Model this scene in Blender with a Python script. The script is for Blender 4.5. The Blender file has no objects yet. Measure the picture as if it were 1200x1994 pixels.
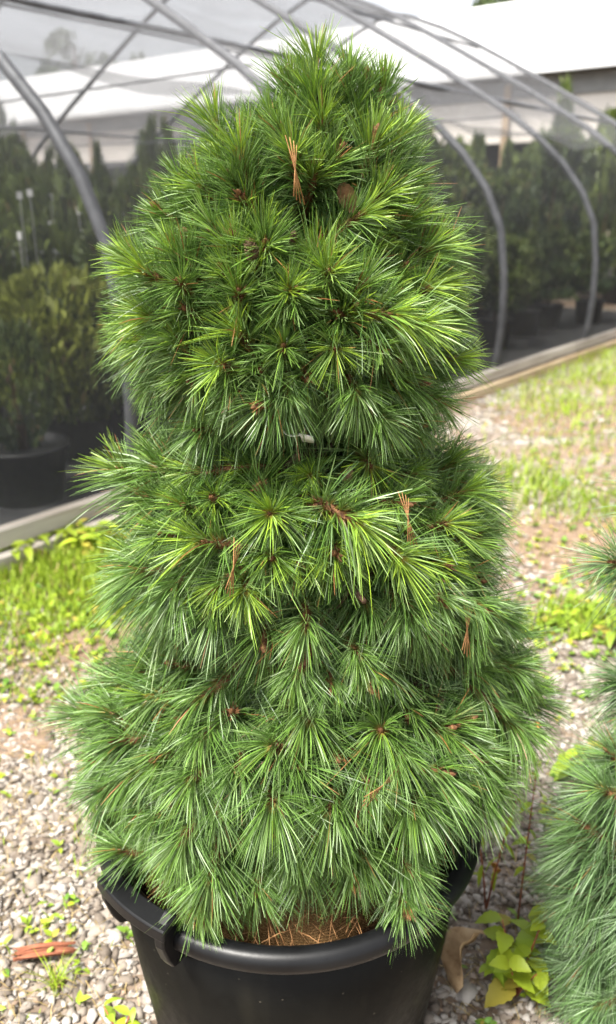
import bpy, bmesh, math, random
import numpy as np
from mathutils import Vector, Matrix

rng = np.random.default_rng(7)
random.seed(7)
SC = bpy.context.scene
COL = SC.collection

# ------------------------------------------------------------------ camera, sky, sun, exposure
CAM_H, PITCH, FPX = 1.47, math.radians(20.5), 1600.0      # focal length in pixels of a 1994 px tall frame
cam_d = bpy.data.cameras.new('camera')
cam = bpy.data.objects.new('camera', cam_d)
COL.objects.link(cam)
cam.location = (0, 0, CAM_H)
cam.rotation_euler = (math.pi / 2 - PITCH, 0, 0)
cam_d.sensor_fit = 'VERTICAL'
cam_d.sensor_height = 36.0
cam_d.sensor_width = 36.0
cam_d.lens = 36.0 * FPX / 1994.0
cam_d.clip_start, cam_d.clip_end = 0.05, 600
cam_d.dof.use_dof = True
cam_d.dof.focus_distance = 1.08
cam_d.dof.aperture_fstop = 3.7
SC.camera = cam

SUN_DIR = Vector((-0.34, -0.30, 0.89)).normalized()        # towards the sun
world = bpy.data.worlds.new('World')
SC.world = world
world.use_nodes = True
wn, wl = world.node_tree.nodes, world.node_tree.links
wn.clear()
sky = wn.new('ShaderNodeTexSky')
sky.sky_type = 'NISHITA'
sky.sun_disc = False
sky.sun_elevation = math.asin(SUN_DIR.z)
sky.sun_rotation = math.atan2(SUN_DIR.x, SUN_DIR.y)
sky.air_density, sky.dust_density, sky.ozone_density = 1.0, 4.0, 1.0
hs = wn.new('ShaderNodeHueSaturation')
hs.inputs['Saturation'].default_value = 0.22                # a veil of white cloud
hs.inputs['Value'].default_value = 1.0
bg = wn.new('ShaderNodeBackground')
bg.inputs['Strength'].default_value = 0.075
wo = wn.new('ShaderNodeOutputWorld')
wl.new(sky.outputs[0], hs.inputs['Color'])
wl.new(hs.outputs[0], bg.inputs['Color'])
wl.new(bg.outputs[0], wo.inputs['Surface'])

sun_d = bpy.data.lights.new('sun', 'SUN')
sun_d.energy = 2.4
sun_d.angle = math.radians(13)
sun_d.color = (1.0, 0.96, 0.88)
sun = bpy.data.objects.new('sun', sun_d)
COL.objects.link(sun)
sun.rotation_euler = SUN_DIR.to_track_quat('Z', 'Y').to_euler()

SC.view_settings.view_transform = 'Standard'
SC.view_settings.look = 'None'
SC.view_settings.gamma = 1.0
SC.view_settings.exposure = 2.3
SC.cycles.use_denoising = True
SC.cycles.adaptive_threshold = 0.02
SC.cycles.max_bounces = 6
SC.cycles.diffuse_bounces = 3
SC.cycles.transparent_max_bounces = 16

# ------------------------------------------------------------------ helpers
CP, SP = math.cos(PITCH), math.sin(PITCH)


def ray(px, py):
    a, b = (px - 600) / FPX, (997 - py) / FPX
    return np.array([a, CP + b * SP, -SP + b * CP])


def at_z(px, py, z=0.0):
    r = ray(px, py)
    t = (z - CAM_H) / r[2]
    return np.array([0, 0, CAM_H]) + t * r


def at_y(px, py, y):
    r = ray(px, py)
    return np.array([0, 0, CAM_H]) + y / r[1] * r


def nrm(v):
    v = np.asarray(v, float)
    return v / (np.linalg.norm(v, axis=-1, keepdims=True) + 1e-12)


def new_mesh(name, V, F, mats, smooth=False, cols=None, midx=None):
    """V (n,3); F (m,k) array or list of faces"""
    me = bpy.data.meshes.new(name)
    V = np.asarray(V, np.float32)
    if isinstance(F, np.ndarray) and F.ndim == 2:
        m, k = F.shape
        me.vertices.add(len(V))
        me.vertices.foreach_set('co', V.ravel())
        me.loops.add(m * k)
        me.loops.foreach_set('vertex_index', F.astype(np.int32).ravel())
        me.polygons.add(m)
        me.polygons.foreach_set('loop_start', np.arange(0, m * k, k, dtype=np.int32))
        me.polygons.foreach_set('loop_total', np.full(m, k, np.int32))
        me.update(calc_edges=True)
    else:
        me.from_pydata(V.tolist(), [], [list(f) for f in F])
        me.update()
    for m_ in (mats if isinstance(mats, (list, tuple)) else [mats]):
        me.materials.append(m_)
    if midx is not None:
        me.polygons.foreach_set('material_index', np.asarray(midx, np.int32))
    if smooth:
        me.polygons.foreach_set('use_smooth', np.ones(len(me.polygons), bool))
    if cols is not None:
        a = me.color_attributes.new('tint', 'FLOAT_COLOR', 'POINT')
        c = np.ones((len(V), 4), np.float32)
        c[:, :3] = cols
        a.data.foreach_set('color', c.ravel())
    return me


def link(name, me, parent=None, loc=None):
    o = bpy.data.objects.new(name, me)
    COL.objects.link(o)
    if parent is not None:
        o.parent = parent
    if loc is not None:
        o.location = loc
    return o


def tag(o, label=None, cat=None, group=None, kind=None):
    if label: o['label'] = label
    if cat: o['category'] = cat
    if group: o['group'] = group
    if kind: o['kind'] = kind
    return o


def empty(name, loc, label=None, cat=None, group=None):
    o = bpy.data.objects.new(name, None)
    COL.objects.link(o)
    o.location = loc
    return tag(o, label, cat, group)


class MB:
    """collects shapes of one part"""
    def __init__(s):
        s.v, s.f, s.c = [], [], []

    def add(s, V, F, col=None):
        n = len(s.v)
        s.v += [tuple(map(float, p)) for p in V]
        s.f += [tuple(int(i) + n for i in f) for f in F]
        s.c += [tuple(col) if col is not None else (0.5, 0.5, 0.5)] * len(V)

    def box(s, lo, hi, col=None, M=None):
        x0, y0, z0 = lo
        x1, y1, z1 = hi
        V = np.array([(x0, y0, z0), (x1, y0, z0), (x1, y1, z0), (x0, y1, z0), (x0, y0, z1), (x1, y0, z1), (x1, y1, z1), (x0, y1, z1)])
        if M is not None:
            V = np.array([M @ Vector(p) for p in V])
        s.add(V, [(0, 3, 2, 1), (4, 5, 6, 7), (0, 1, 5, 4), (1, 2, 6, 5), (2, 3, 7, 6), (3, 0, 4, 7)], col)

    def tube(s, P, R, k=8, caps=True, col=None):
        P = np.asarray(P, float)
        R = np.full(len(P), R) if np.isscalar(R) else np.asarray(R, float)
        T = nrm(np.gradient(P, axis=0))
        ref = np.array([0, 0, 1.0]) if abs(T[0][2]) < 0.9 else np.array([1.0, 0, 0])
        rows = []
        a = nrm(np.cross(T[0], ref))
        for i in range(len(P)):
            a = nrm(a - T[i] * np.dot(a, T[i]))
            b = np.cross(T[i], a)
            th = np.arange(k) * 2 * np.pi / k
            rows.append(P[i] + R[i] * (np.cos(th)[:, None] * a + np.sin(th)[:, None] * b))
        V = np.concatenate(rows)
        F = []
        for i in range(len(P) - 1):
            for j in range(k):
                F.append((i * k + j, i * k + (j + 1) % k, (i + 1) * k + (j + 1) % k, (i + 1) * k + j))
        if caps:
            F.append(tuple(range(k))[::-1])
            F.append(tuple((len(P) - 1) * k + j for j in range(k)))
        s.add(V, F, col)

    def lathe(s, prof, k=64, closed=False, col=None):
        n = len(prof)
        V = [(r * math.cos(2 * math.pi * j / k), r * math.sin(2 * math.pi * j / k), z) for r, z in prof for j in range(k)]
        F = []
        for i in range(n - (0 if closed else 1)):
            i2 = (i + 1) % n
            for j in range(k):
                F.append((i * k + j, i * k + (j + 1) % k, i2 * k + (j + 1) % k, i2 * k + j))
        s.add(V, F, col)

    def build(s, name, mat, parent=None, loc=None, smooth=True):
        me = new_mesh(name, np.array(s.v), s.f, mat, smooth, np.array(s.c))
        return link(name, me, parent, loc)


def bevel(o, w, seg=2):
    m = o.modifiers.new('bevel', 'BEVEL')
    m.width, m.segments, m.limit_method = w, seg, 'ANGLE'
    m.angle_limit = math.radians(40)
    return o


# ------------------------------------------------------------------ materials
class NT:
    def __init__(s, name):
        s.m = bpy.data.materials.new(name)
        s.m.use_nodes = True
        s.n, s.l = s.m.node_tree.nodes, s.m.node_tree.links
        s.b = s.n['Principled BSDF']
        s.out = s.n['Material Output']

    def node(s, typ, **kw):
        n = s.n.new(typ)
        for k, v in kw.items():
            setattr(n, k, v)
        return n

    def put(s, src, dst):
        s.l.new(src, dst)

    def noise(s, scale, detail=4, rough=0.55, vec=None, dist=0.0):
        n = s.node('ShaderNodeTexNoise')
        n.inputs['Scale'].default_value = scale
        n.inputs['Detail'].default_value = detail
        n.inputs['Roughness'].default_value = rough
        n.inputs['Distortion'].default_value = dist
        if vec is None:
            vec = s.coord()
        s.put(vec, n.inputs['Vector'])
        return n.outputs['Fac']

    def coord(s, which='Object', scale=None):
        if not hasattr(s, 'tc'):
            s.tc = s.node('ShaderNodeTexCoord')
        o = s.tc.outputs[which]
        if scale is not None:
            mp = s.node('ShaderNodeMapping')
            mp.inputs['Scale'].default_value = scale
            s.put(o, mp.inputs['Vector'])
            o = mp.outputs[0]
        return o

    def ramp(s, fac, stops):
        r = s.node('ShaderNodeValToRGB')
        e = r.color_ramp.elements
        while len(e) < len(stops):
            e.new(0.5)
        for i, (p, c) in enumerate(stops):
            e[i].position = p
            e[i].color = (*c, 1) if len(c) == 3 else c
        s.put(fac, r.inputs[0])
        return r.outputs[0]

    def mix(s, fac, a, b, blend='MIX'):
        m = s.node('ShaderNodeMix', data_type='RGBA', blend_type=blend)
        for sock, v in ((m.inputs[0], fac), (m.inputs[6], a), (m.inputs[7], b)):
            if isinstance(v, (int, float)):
                sock.default_value = v
            elif isinstance(v, tuple):
                sock.default_value = (*v, 1)
            else:
                s.put(v, sock)
        return m.outputs[2]

    def math(s, op, a, b=0.0, clamp=False):
        m = s.node('ShaderNodeMath', operation=op, use_clamp=clamp)
        for sock, v in ((m.inputs[0], a), (m.inputs[1], b)):
            if isinstance(v, (int, float)):
                sock.default_value = v
            else:
                s.put(v, sock)
        return m.outputs[0]

    def tint(s):
        a = s.node('ShaderNodeVertexColor', layer_name='tint')
        sp = s.node('ShaderNodeSeparateColor')
        s.put(a.outputs[0], sp.inputs[0])
        return sp.outputs

    def objrand(s):
        return s.node('ShaderNodeObjectInfo').outputs['Random']

    def color(s, c):
        if isinstance(c, tuple):
            s.b.inputs['Base Color'].default_value = (*c, 1)
        else:
            s.put(c, s.b.inputs['Base Color'])

    def set(s, rough=0.6, spec=0.5, metal=0.0):
        s.b.inputs['Roughness'].default_value = rough
        s.b.inputs['Specular IOR Level'].default_value = spec
        s.b.inputs['Metallic'].default_value = metal

    def bump(s, h, strength=0.3, dist=0.01):
        b = s.node('ShaderNodeBump')
        b.inputs['Strength'].default_value = strength
        b.inputs['Distance'].default_value = dist
        s.put(h, b.inputs['Height'])
        s.put(b.outputs[0], s.b.inputs['Normal'])

    def translucent(s, amount, col):
        t = s.node('ShaderNodeBsdfTranslucent')
        if isinstance(col, tuple):
            t.inputs[0].default_value = (*col, 1)
        else:
            s.put(col, t.inputs[0])
        mx = s.node('ShaderNodeMixShader')
        mx.inputs[0].default_value = amount
        s.put(s.b.outputs[0], mx.inputs[1])
        s.put(t.outputs[0], mx.inputs[2])
        s.put(mx.outputs[0], s.out.inputs['Surface'])


def needle_material(name, young, mid, old, pale):
    t = NT(name)
    R, G, B = t.tint()                       # R random per needle, G along needle, B age of the needle (0 young)
    c = t.ramp(B, [(0.0, young), (0.35, mid), (1.0, old)])
    c = t.mix(t.math('MULTIPLY', t.math('GREATER_THAN', R, 0.70), 0.65), c, pale)
    v = t.math('ADD', t.math('MULTIPLY', t.math('FRACT', t.math('MULTIPLY', R, 7.31)), 0.7), 0.62)
    cmb = t.node('ShaderNodeCombineColor')
    for i in range(3):
        t.put(v, cmb.inputs[i])
    c = t.mix(1.0, c, cmb.outputs[0], 'MULTIPLY')
    base = t.math('SUBTRACT', 1.0, t.math('MULTIPLY', G, 5.0), True)
    c = t.mix(t.math('MULTIPLY', base, 0.75), c, (0.34, 0.20, 0.045))
    dead = t.math('LESS_THAN', R, 0.012)
    c = t.mix(dead, c, (0.30, 0.14, 0.05))
    t.color(c)
    t.set(0.42, 0.5)
    t.translucent(0.14, c)
    return t.m


M = {}
M['needle'] = needle_material('pine needle', (0.26, 0.385, 0.032), (0.12, 0.225, 0.034), (0.045, 0.100, 0.024), (0.19, 0.275, 0.105))
M['needle_blue'] = needle_material('bluish pine needle', (0.21, 0.33, 0.05), (0.135, 0.245, 0.065), (0.075, 0.14, 0.05), (0.25, 0.34, 0.19))


def simple(name, stops, scale, rough=0.7, spec=0.4, detail=5, bump=0.0, bdist=0.01, vecscale=None, per_obj=0.0):
    t = NT(name)
    vec = t.coord(scale=vecscale) if vecscale else None
    f = t.noise(scale, detail, 0.6, vec)
    c = t.ramp(f, stops)
    if per_obj:
        v = t.math('ADD', t.math('MULTIPLY', t.objrand(), per_obj), 1 - per_obj / 2)
        cmb = t.node('ShaderNodeCombineColor')
        for i in range(3):
            t.put(v, cmb.inputs[i])
        c = t.mix(1.0, c, cmb.outputs[0], 'MULTIPLY')
    t.color(c)
    t.set(rough, spec)
    if bump:
        t.bump(f, bump, bdist)
    return t.m


M['twig'] = simple('orange brown shoot stem', [(0.3, (0.05, 0.024, 0.012)), (0.55, (0.15, 0.068, 0.027)), (0.75, (0.30, 0.175, 0.08))], 160, 0.75, 0.3, bump=0.6, bdist=0.002)
M['bark'] = simple('pine bark', [(0.3, (0.035, 0.022, 0.015)), (0.55, (0.09, 0.055, 0.035)), (0.8, (0.17, 0.12, 0.085))], 40, 0.85, 0.2, bump=0.8, bdist=0.004, vecscale=(1, 1, 0.3))
M['cone'] = simple('cone scale', [(0.3, (0.12, 0.07, 0.035)), (0.7, (0.32, 0.22, 0.13))], 120, 0.7, 0.3)
M['bud'] = simple('resinous bud', [(0.3, (0.18, 0.09, 0.05)), (0.7, (0.34, 0.22, 0.15))], 300, 0.6, 0.4)

# black moulded plastic, dusty and scuffed
t = NT('black tub plastic')
f1, f2 = t.noise(6, 6), t.noise(55, 5, 0.7)
streak = t.noise(14, 4, 0.6, t.coord(scale=(1, 1, 0.15)))
c = t.ramp(f1, [(0.3, (0.0025, 0.0025, 0.0022)), (0.7, (0.005, 0.005, 0.0042))])
c = t.mix(t.math('MULTIPLY', t.ramp(streak, [(0.5, (0, 0, 0)), (0.75, (1, 1, 1))]), 0.35), c, (0.016, 0.0145, 0.010))
vor = t.node('ShaderNodeTexVoronoi')
vor.inputs['Scale'].default_value = 38
t.put(t.coord(), vor.inputs['Vector'])
c = t.mix(t.math('MULTIPLY', t.math('LESS_THAN', vor.outputs['Distance'], 0.07), 0.7), c, (0.06, 0.053, 0.04))
t.color(c)
t.set(0.42, 0.13)
t.put(t.ramp(f2, [(0.3, (0.36,) * 3), (0.7, (0.55,) * 3)]), t.b.inputs['Roughness'])
t.bump(t.noise(160, 4), 0.12, 0.002)
M['tub'] = t.m
t = NT('black tub rim plastic')
c = t.ramp(t.noise(14, 6), [(0.3, (0.003, 0.003, 0.0034)), (0.7, (0.007, 0.0073, 0.008))])
vor = t.node('ShaderNodeTexVoronoi')
vor.inputs['Scale'].default_value = 60
t.put(t.coord(), vor.inputs['Vector'])
c = t.mix(t.math('LESS_THAN', vor.outputs['Distance'], 0.09), c, (0.003, 0.003, 0.003))
t.color(c)
t.set(0.38, 0.25)
t.bump(t.noise(220, 3), 0.10, 0.001)
M['rim'] = t.m
M['pot'] = simple('black nursery pot', [(0.3, (0.010, 0.010, 0.011)), (0.7, (0.022, 0.022, 0.023))], 8, 0.5, 0.4)

# burlap: woven brown fibre
t = NT('burlap')
w1 = t.node('ShaderNodeTexWave', wave_type='BANDS', bands_direction='DIAGONAL')
w1.inputs['Scale'].default_value = 90
w1.inputs['Distortion'].default_value = 2.5
t.put(t.coord(), w1.inputs['Vector'])
w2 = t.node('ShaderNodeTexWave', wave_type='BANDS', bands_direction='Z')
w2.inputs['Scale'].default_value = 100
w2.inputs['Distortion'].default_value = 3
t.put(t.coord(), w2.inputs['Vector'])
h = t.math('MULTIPLY', w1.outputs['Fac'], w2.outputs['Fac'])
c = t.mix(t.noise(12, 5), (0.08, 0.040, 0.014), (0.19, 0.108, 0.045))
c = t.mix(t.math('MULTIPLY', h, 0.6), c, (0.23, 0.15, 0.07))
t.color(c)
t.set(0.9, 0.1)
t.bump(h, 0.7, 0.003)
M['burlap'] = t.m
M['mulch'] = simple('dark potting mulch', [(0.3, (0.012, 0.008, 0.005)), (0.55, (0.045, 0.026, 0.014)), (0.8, (0.12, 0.06, 0.03))], 45, 0.95, 0.1, bump=1.0, bdist=0.02)

# ground: pale grit, brown soil, patches
t = NT('gritty ground')
vc = t.coord()
v = t.node('ShaderNodeTexVoronoi')
v.inputs['Scale'].default_value = 34
t.put(vc, v.inputs['Vector'])
sepv = t.node('ShaderNodeSeparateColor')
t.put(v.outputs['Color'], sepv.inputs[0])
grit = t.ramp(sepv.outputs[0], [(0.0, (0.07, 0.058, 0.046)), (0.35, (0.16, 0.142, 0.122)), (0.75, (0.28, 0.258, 0.23)), (1.0, (0.40, 0.375, 0.34))])
soil = t.ramp(t.noise(24, 6, 0.65), [(0.3, (0.10, 0.068, 0.046)), (0.6, (0.21, 0.15, 0.105)), (0.8, (0.30, 0.235, 0.17))])
patch = t.ramp(t.noise(1.1, 5, 0.6, vc, 0.6), [(0.38, (0, 0, 0)), (0.56, (1, 1, 1))])
c = t.mix(patch, grit, soil)
moss = t.ramp(t.noise(1.7, 6, 0.7, t.coord(scale=(1, 1, 3))), [(0.54, (0, 0, 0)), (0.68, (1, 1, 1))])
c = t.mix(t.math('MULTIPLY', moss, 0.3), c, (0.19, 0.17, 0.06))
t.color(c)
t.set(0.95, 0.15)
t.bump(v.outputs['Distance'], 0.6, 0.01)
M['ground'] = t.m

M['soil'] = simple('bare brown soil', [(0.3, (0.10, 0.066, 0.044)), (0.55, (0.19, 0.135, 0.095)), (0.8, (0.30, 0.23, 0.17))], 26, 0.95, 0.1, bump=0.8, bdist=0.01)
t = NT('crushed limestone')
R, G, B = t.tint()
c = t.ramp(R, [(0.0, (0.055, 0.041, 0.031)), (0.24, (0.15, 0.124, 0.10)), (0.62, (0.26, 0.233, 0.205)), (0.93, (0.44, 0.415, 0.385)), (1.0, (0.22, 0.135, 0.08))])
c = t.mix(t.math('MULTIPLY', t.noise(90, 5), 0.55), c, (0.24, 0.20, 0.16))
t.color(c)
t.set(0.85, 0.25)
t.bump(t.noise(200, 4), 0.4, 0.002)
M['stone'] = t.m

# leaves: tint R = random, G = kind (0 lime .. 1 dark), B = dryness
def leaf_material(name, lime, dark, dry, trans=0.35):
    t = NT(name)
    R, G, B = t.tint()
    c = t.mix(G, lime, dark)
    c = t.mix(B, c, dry)
    vv = t.math('ADD', t.math('MULTIPLY', R, 0.6), 0.7)
    cmb = t.node('ShaderNodeCombineColor')
    for i in range(3):
        t.put(vv, cmb.inputs[i])
    c = t.mix(1.0, c, cmb.outputs[0], 'MULTIPLY')
    t.color(c)
    t.set(0.5, 0.4)
    t.translucent(trans, c)
    return t.m


M['grass'] = leaf_material('grass blade', (0.28, 0.38, 0.028), (0.12, 0.21, 0.025), (0.36, 0.27, 0.12))
M['weed'] = leaf_material('weed leaf', (0.34, 0.43, 0.03), (0.11, 0.23, 0.03), (0.42, 0.30, 0.06))
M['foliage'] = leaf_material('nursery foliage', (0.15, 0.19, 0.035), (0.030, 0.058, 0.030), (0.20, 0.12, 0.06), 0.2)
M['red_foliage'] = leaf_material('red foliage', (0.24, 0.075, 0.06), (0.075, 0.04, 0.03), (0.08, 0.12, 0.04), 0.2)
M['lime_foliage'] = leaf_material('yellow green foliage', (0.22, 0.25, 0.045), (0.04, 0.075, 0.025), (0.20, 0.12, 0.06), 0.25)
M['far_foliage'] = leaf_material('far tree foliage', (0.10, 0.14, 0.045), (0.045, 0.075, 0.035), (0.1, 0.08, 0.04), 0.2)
M['red_stem'] = simple('reddish weed stem', [(0.3, (0.24, 0.055, 0.03)), (0.7, (0.34, 0.12, 0.05))], 80, 0.6)
M['dry_leaf'] = simple('dry tan leaf', [(0.25, (0.20, 0.115, 0.055)), (0.5, (0.42, 0.285, 0.155)), (0.8, (0.55, 0.42, 0.27))], 30, 0.8, 0.2, bump=0.3, bdist=0.003)
M['orange_leaf'] = simple('withered orange leaf', [(0.3, (0.30, 0.12, 0.03)), (0.7, (0.52, 0.27, 0.06))], 60, 0.7, 0.3)
M['red_bark'] = simple('fibrous red bark', [(0.3, (0.13, 0.045, 0.025)), (0.55, (0.30, 0.115, 0.065)), (0.8, (0.42, 0.21, 0.13))], 60, 0.9, 0.15, vecscale=(0.15, 1, 1))
M['dry_needle'] = simple('dry needle', [(0.3, (0.20, 0.09, 0.035)), (0.7, (0.42, 0.23, 0.10))], 90, 0.8, 0.2, per_obj=0.4)

# shade house
t = NT('galvanised pipe')
t.color(t.ramp(t.noise(12, 5), [(0.3, (0.11, 0.115, 0.125)), (0.7, (0.19, 0.195, 0.21))]))
t.set(0.55, 0.4, 0.35)
M['pipe'] = t.m


def cloth_material(name, cover, dark, wrinkle):
    t = NT(name)
    f = t.noise(wrinkle, 6, 0.6, t.coord(scale=(0.35, 1.2, 1.2)), 1.2)
    fac = t.math('ADD', t.math('MULTIPLY', f, 0.56), cover - 0.28, True)
    t.color(dark)
    t.set(0.8, 0.2)
    tl = t.node('ShaderNodeBsdfTranslucent')
    tl.inputs[0].default_value = tuple(3.0 * v for v in dark) + (1,)
    m1 = t.node('ShaderNodeMixShader')
    m1.inputs[0].default_value = 0.35
    t.put(t.b.outputs[0], m1.inputs[1])
    t.put(tl.outputs[0], m1.inputs[2])
    tr = t.node('ShaderNodeBsdfTransparent')
    m2 = t.node('ShaderNodeMixShader')
    t.put(fac, m2.inputs[0])
    t.put(tr.outputs[0], m2.inputs[1])
    t.put(m1.outputs[0], m2.inputs[2])
    t.put(m2.outputs[0], t.out.inputs['Surface'])
    return t.m


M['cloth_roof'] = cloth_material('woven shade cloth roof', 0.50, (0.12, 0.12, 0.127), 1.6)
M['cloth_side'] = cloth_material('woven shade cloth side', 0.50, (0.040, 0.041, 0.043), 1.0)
M['board'] = simple('weathered grey board', [(0.25, (0.22, 0.185, 0.15)), (0.5, (0.40, 0.36, 0.31)), (0.8, (0.52, 0.48, 0.43))], 9, 0.85, 0.2, bump=0.4, bdist=0.004, vecscale=(0.2, 2, 2), per_obj=0.25)
M['board_tan'] = simple('newer tan board', [(0.25, (0.27, 0.19, 0.11)), (0.5, (0.42, 0.32, 0.20)), (0.8, (0.50, 0.41, 0.29))], 9, 0.85, 0.2, bump=0.4, bdist=0.004, vecscale=(0.2, 2, 2), per_obj=0.25)
M['mat'] = simple('black weed mat', [(0.3, (0.016, 0.016, 0.017)), (0.7, (0.040, 0.040, 0.040))], 6, 0.75, 0.3, bump=0.3, bdist=0.01)
M['white_wall'] = simple('cream wall panel', [(0.3, (0.66, 0.61, 0.55)), (0.7, (0.76, 0.71, 0.66))], 1.5, 0.7, 0.3)
M['white_roof'] = simple('white roof sheet', [(0.3, (0.52, 0.52, 0.53)), (0.7, (0.60, 0.60, 0.60))], 1.0, 0.6, 0.3)
M['shaded_fascia'] = simple('grey fascia', [(0.3, (0.20, 0.20, 0.20)), (0.7, (0.28, 0.28, 0.275))], 2.0, 0.7, 0.3)  # board under the eave, the eave's shade put into its grey
M['dark_wall'] = simple('dark back wall', [(0.3, (0.03, 0.03, 0.03)), (0.7, (0.06, 0.06, 0.055))], 2.0, 0.8, 0.2)
M['timber'] = simple('tan timber post', [(0.3, (0.30, 0.21, 0.13)), (0.7, (0.44, 0.33, 0.22))], 6, 0.8, 0.2, vecscale=(2, 2, 0.3))
M['white_plastic'] = simple('white plastic', [(0.3, (0.68, 0.68, 0.66)), (0.7, (0.80, 0.80, 0.78))], 20, 0.45, 0.4)

# ------------------------------------------------------------------ ground
S = 140
nx = 60
g = link('ground', new_mesh('ground', [(-S, -S, 0), (S, -S, 0), (S, S, 0), (-S, S, 0)], [(0, 1, 2, 3)], M['ground']))
tag(g, 'gravelly bare ground with brown soil patches', 'ground', kind='structure')

# ------------------------------------------------------------------ shade house frame of reference
A0 = at_z(247, 941, 0.17)[:2]
D2 = np.array([0.62065, 0.78409])
N2 = np.array([-0.78409, 0.62065])


def hs3(s, u, z):
    p = A0 + D2 * s + N2 * u
    return np.array([p[0], p[1], z])


ANG = math.atan2(D2[1], D2[0])
hh = empty('shade_house', hs3(0, 0, 0), 'arched pipe shade house covered in grey woven shade cloth', 'shade house')
hh.rotation_euler = (0, 0, ANG)
# local frame: x along the house (s), y inwards (u), z up
HALF = [(0, 0), (-.06, .30), (-.08, .60), (-.06, .95), (0.0, 1.30), (.15, 1.59), (.38, 1.86), (.66, 2.10), (1.0, 2.34), (1.41, 2.58),
        (1.85, 2.83), (2.3, 3.07), (2.9, 3.39), (3.5, 3.70), (4.1, 3.98), (4.7, 4.20)]
W = 5.0
PROF = HALF + [(5.0, 4.26)] + [(2 * W - u, z) for u, z in HALF[::-1]]
PROF = np.array(PROF)
HOOPS = [-4.0, -2.0, 0.0, 1.95, 3.95, 6.0, 8.1, 9.9]
for s in HOOPS:
    b = MB()
    b.tube([(s, u, z) for u, z in PROF], 0.032, 8)
    b.build('hoop', M['pipe'], hh)
for pu in (9, 13, 16, 19, 23):
    u, z = PROF[pu]
    b = MB()
    b.tube([(x, u, z - 0.045) for x in np.linspace(-4.1, 9.95, 18)], 0.021 if pu != 16 else 0.032, 6)
    b.build('purlin', M['pipe'], hh)
# cross wires
for s in (1.95, 6.0):
    b = MB()
    xs = np.linspace(0.9, 9.1, 13)
    b.tube([(s + 0.05, u, 2.32 - 0.03 * (1 - ((u - 5) / 4.1) ** 2)) for u in xs], 0.008, 5)
    b.build('tie_wire', M['pipe'], hh)


def cloth(name, i0, i1, mat, off, sag):
    P = []
    for i in range(i0, i1):                     # resample
        for k in range(3):
            P.append(PROF[i] + (PROF[i + 1] - PROF[i]) * k / 3)
    P.append(PROF[i1])
    P = np.array(P)
    T = nrm(np.gradient(P, axis=0))
    Nn = np.stack([-T[:, 1], T[:, 0]], 1)
    xs = np.linspace(-4.05, 9.96, 110)
    hp = np.array(HOOPS)
    V = []
    for x in xs:
        j = np.searchsorted(hp, x) - 1
        if 0 <= j < len(hp) - 1:
            q = (x - hp[j]) / (hp[j + 1] - hp[j])
        else:
            q = 0
        d = off - sag * math.sin(math.pi * q) ** 1.2 if 0 < q < 1 else off
        w = 0.012 * np.sin(x * 5.1 + 2.2 * np.arange(len(P)) * 0.7) * math.sin(math.pi * min(max(q, 0), 1))
        Q = P + Nn * (d + w)[:, None]
        V += [(x, a, z) for a, z in Q]
    n = len(P)
    F = np.array([(i * n + j, (i + 1) * n + j, (i + 1) * n + j + 1, i * n + j + 1) for i in range(len(xs) - 1) for j in range(n - 1)])
    link(name, new_mesh(name, V, F, mat, True), hh)


last = len(PROF) - 1
cloth('side_cloth', 0, 7, M['cloth_side'], 0.036, 0.012)
cloth('roof_cloth', 7, last - 7, M['cloth_roof'], 0.037, 0.10)
cloth('side_cloth', last - 7, last, M['cloth_side'], 0.036, 0.012)
# baseboards: an upper board with a ledge and a lower board, laid in lengths
for side, u0 in ((1, -0.10), (-1, 2 * W + 0.10)):
    x = -4.1
    k = 0
    while x < 10.0:
        ln = 2.44
        for z0, z1, du, th in ((0.0, 0.080, -0.045, 0.060), (0.097, 0.18, 0.0, 0.060)):
            b = MB()
            ya, yb = sorted((u0 + side * du, u0 + side * (du + th)))
            b.box((x + 0.004, ya, z0), (min(x + ln, 10.0) - 0.004, yb, z1))
            o = b.build('baseboard', M['board_tan'] if (z0 == 0 and k >= 2) else M['board'], hh, smooth=False)
            bevel(o, 0.006)
        x += ln
        k += 1
fl = link('weed_mat', new_mesh('weed_mat', [hs3(-5, -0.1, 0.006), hs3(10.0, -0.1, 0.006), hs3(10.0, 10.1, 0.006), hs3(-5, 10.1, 0.006)], [(0, 1, 2, 3)], M['mat']))
tag(fl, 'black woven weed mat covering the shade house floor', 'floor', kind='structure')

# ------------------------------------------------------------------ white building behind
SB = 15.5
wb = empty('white_shed', hs3(SB, 0, 0), 'long white roofed open shed standing beyond the shade house', 'shed')
wb.rotation_euler = (0, 0, ANG)
b = MB(); b.box((0.35, -9, 2.75), (0.50, 34, 3.62)); b.build('wall', M['white_wall'], wb, smooth=False)
b = MB(); b.box((0.30, -9, 3.62), (0.56, 34, 4.02)); b.build('shaded_fascia', M['shaded_fascia'], wb, smooth=False)
b = MB()
b.add([(-0.1, -9.3, 4.02), (-0.1, 34.3, 4.02), (6.2, 34.3, 6.65), (6.2, -9.3, 6.65), (-0.1, -9.3, 4.12), (-0.1, 34.3, 4.12), (6.2, 34.3, 6.75), (6.2, -9.3, 6.75),
       (12.4, 34.3, 4.02), (12.4, -9.3, 4.02), (12.4, 34.3, 4.12), (12.4, -9.3, 4.12)],
      [(0, 1, 2, 3), (4, 7, 6, 5), (0, 4, 5, 1), (0, 3, 7, 4), (1, 5, 6, 2), (3, 2, 8, 9), (7, 11, 10, 6), (9, 8, 10, 11), (3, 9, 11, 7), (2, 6, 10, 8)])
b.build('roof', M['white_roof'], wb, smooth=False)
b = MB(); b.box((11.8, -9, 0), (12.0, 34, 4.0)); b.build('back_wall', M['dark_wall'], wb, smooth=False)
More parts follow.
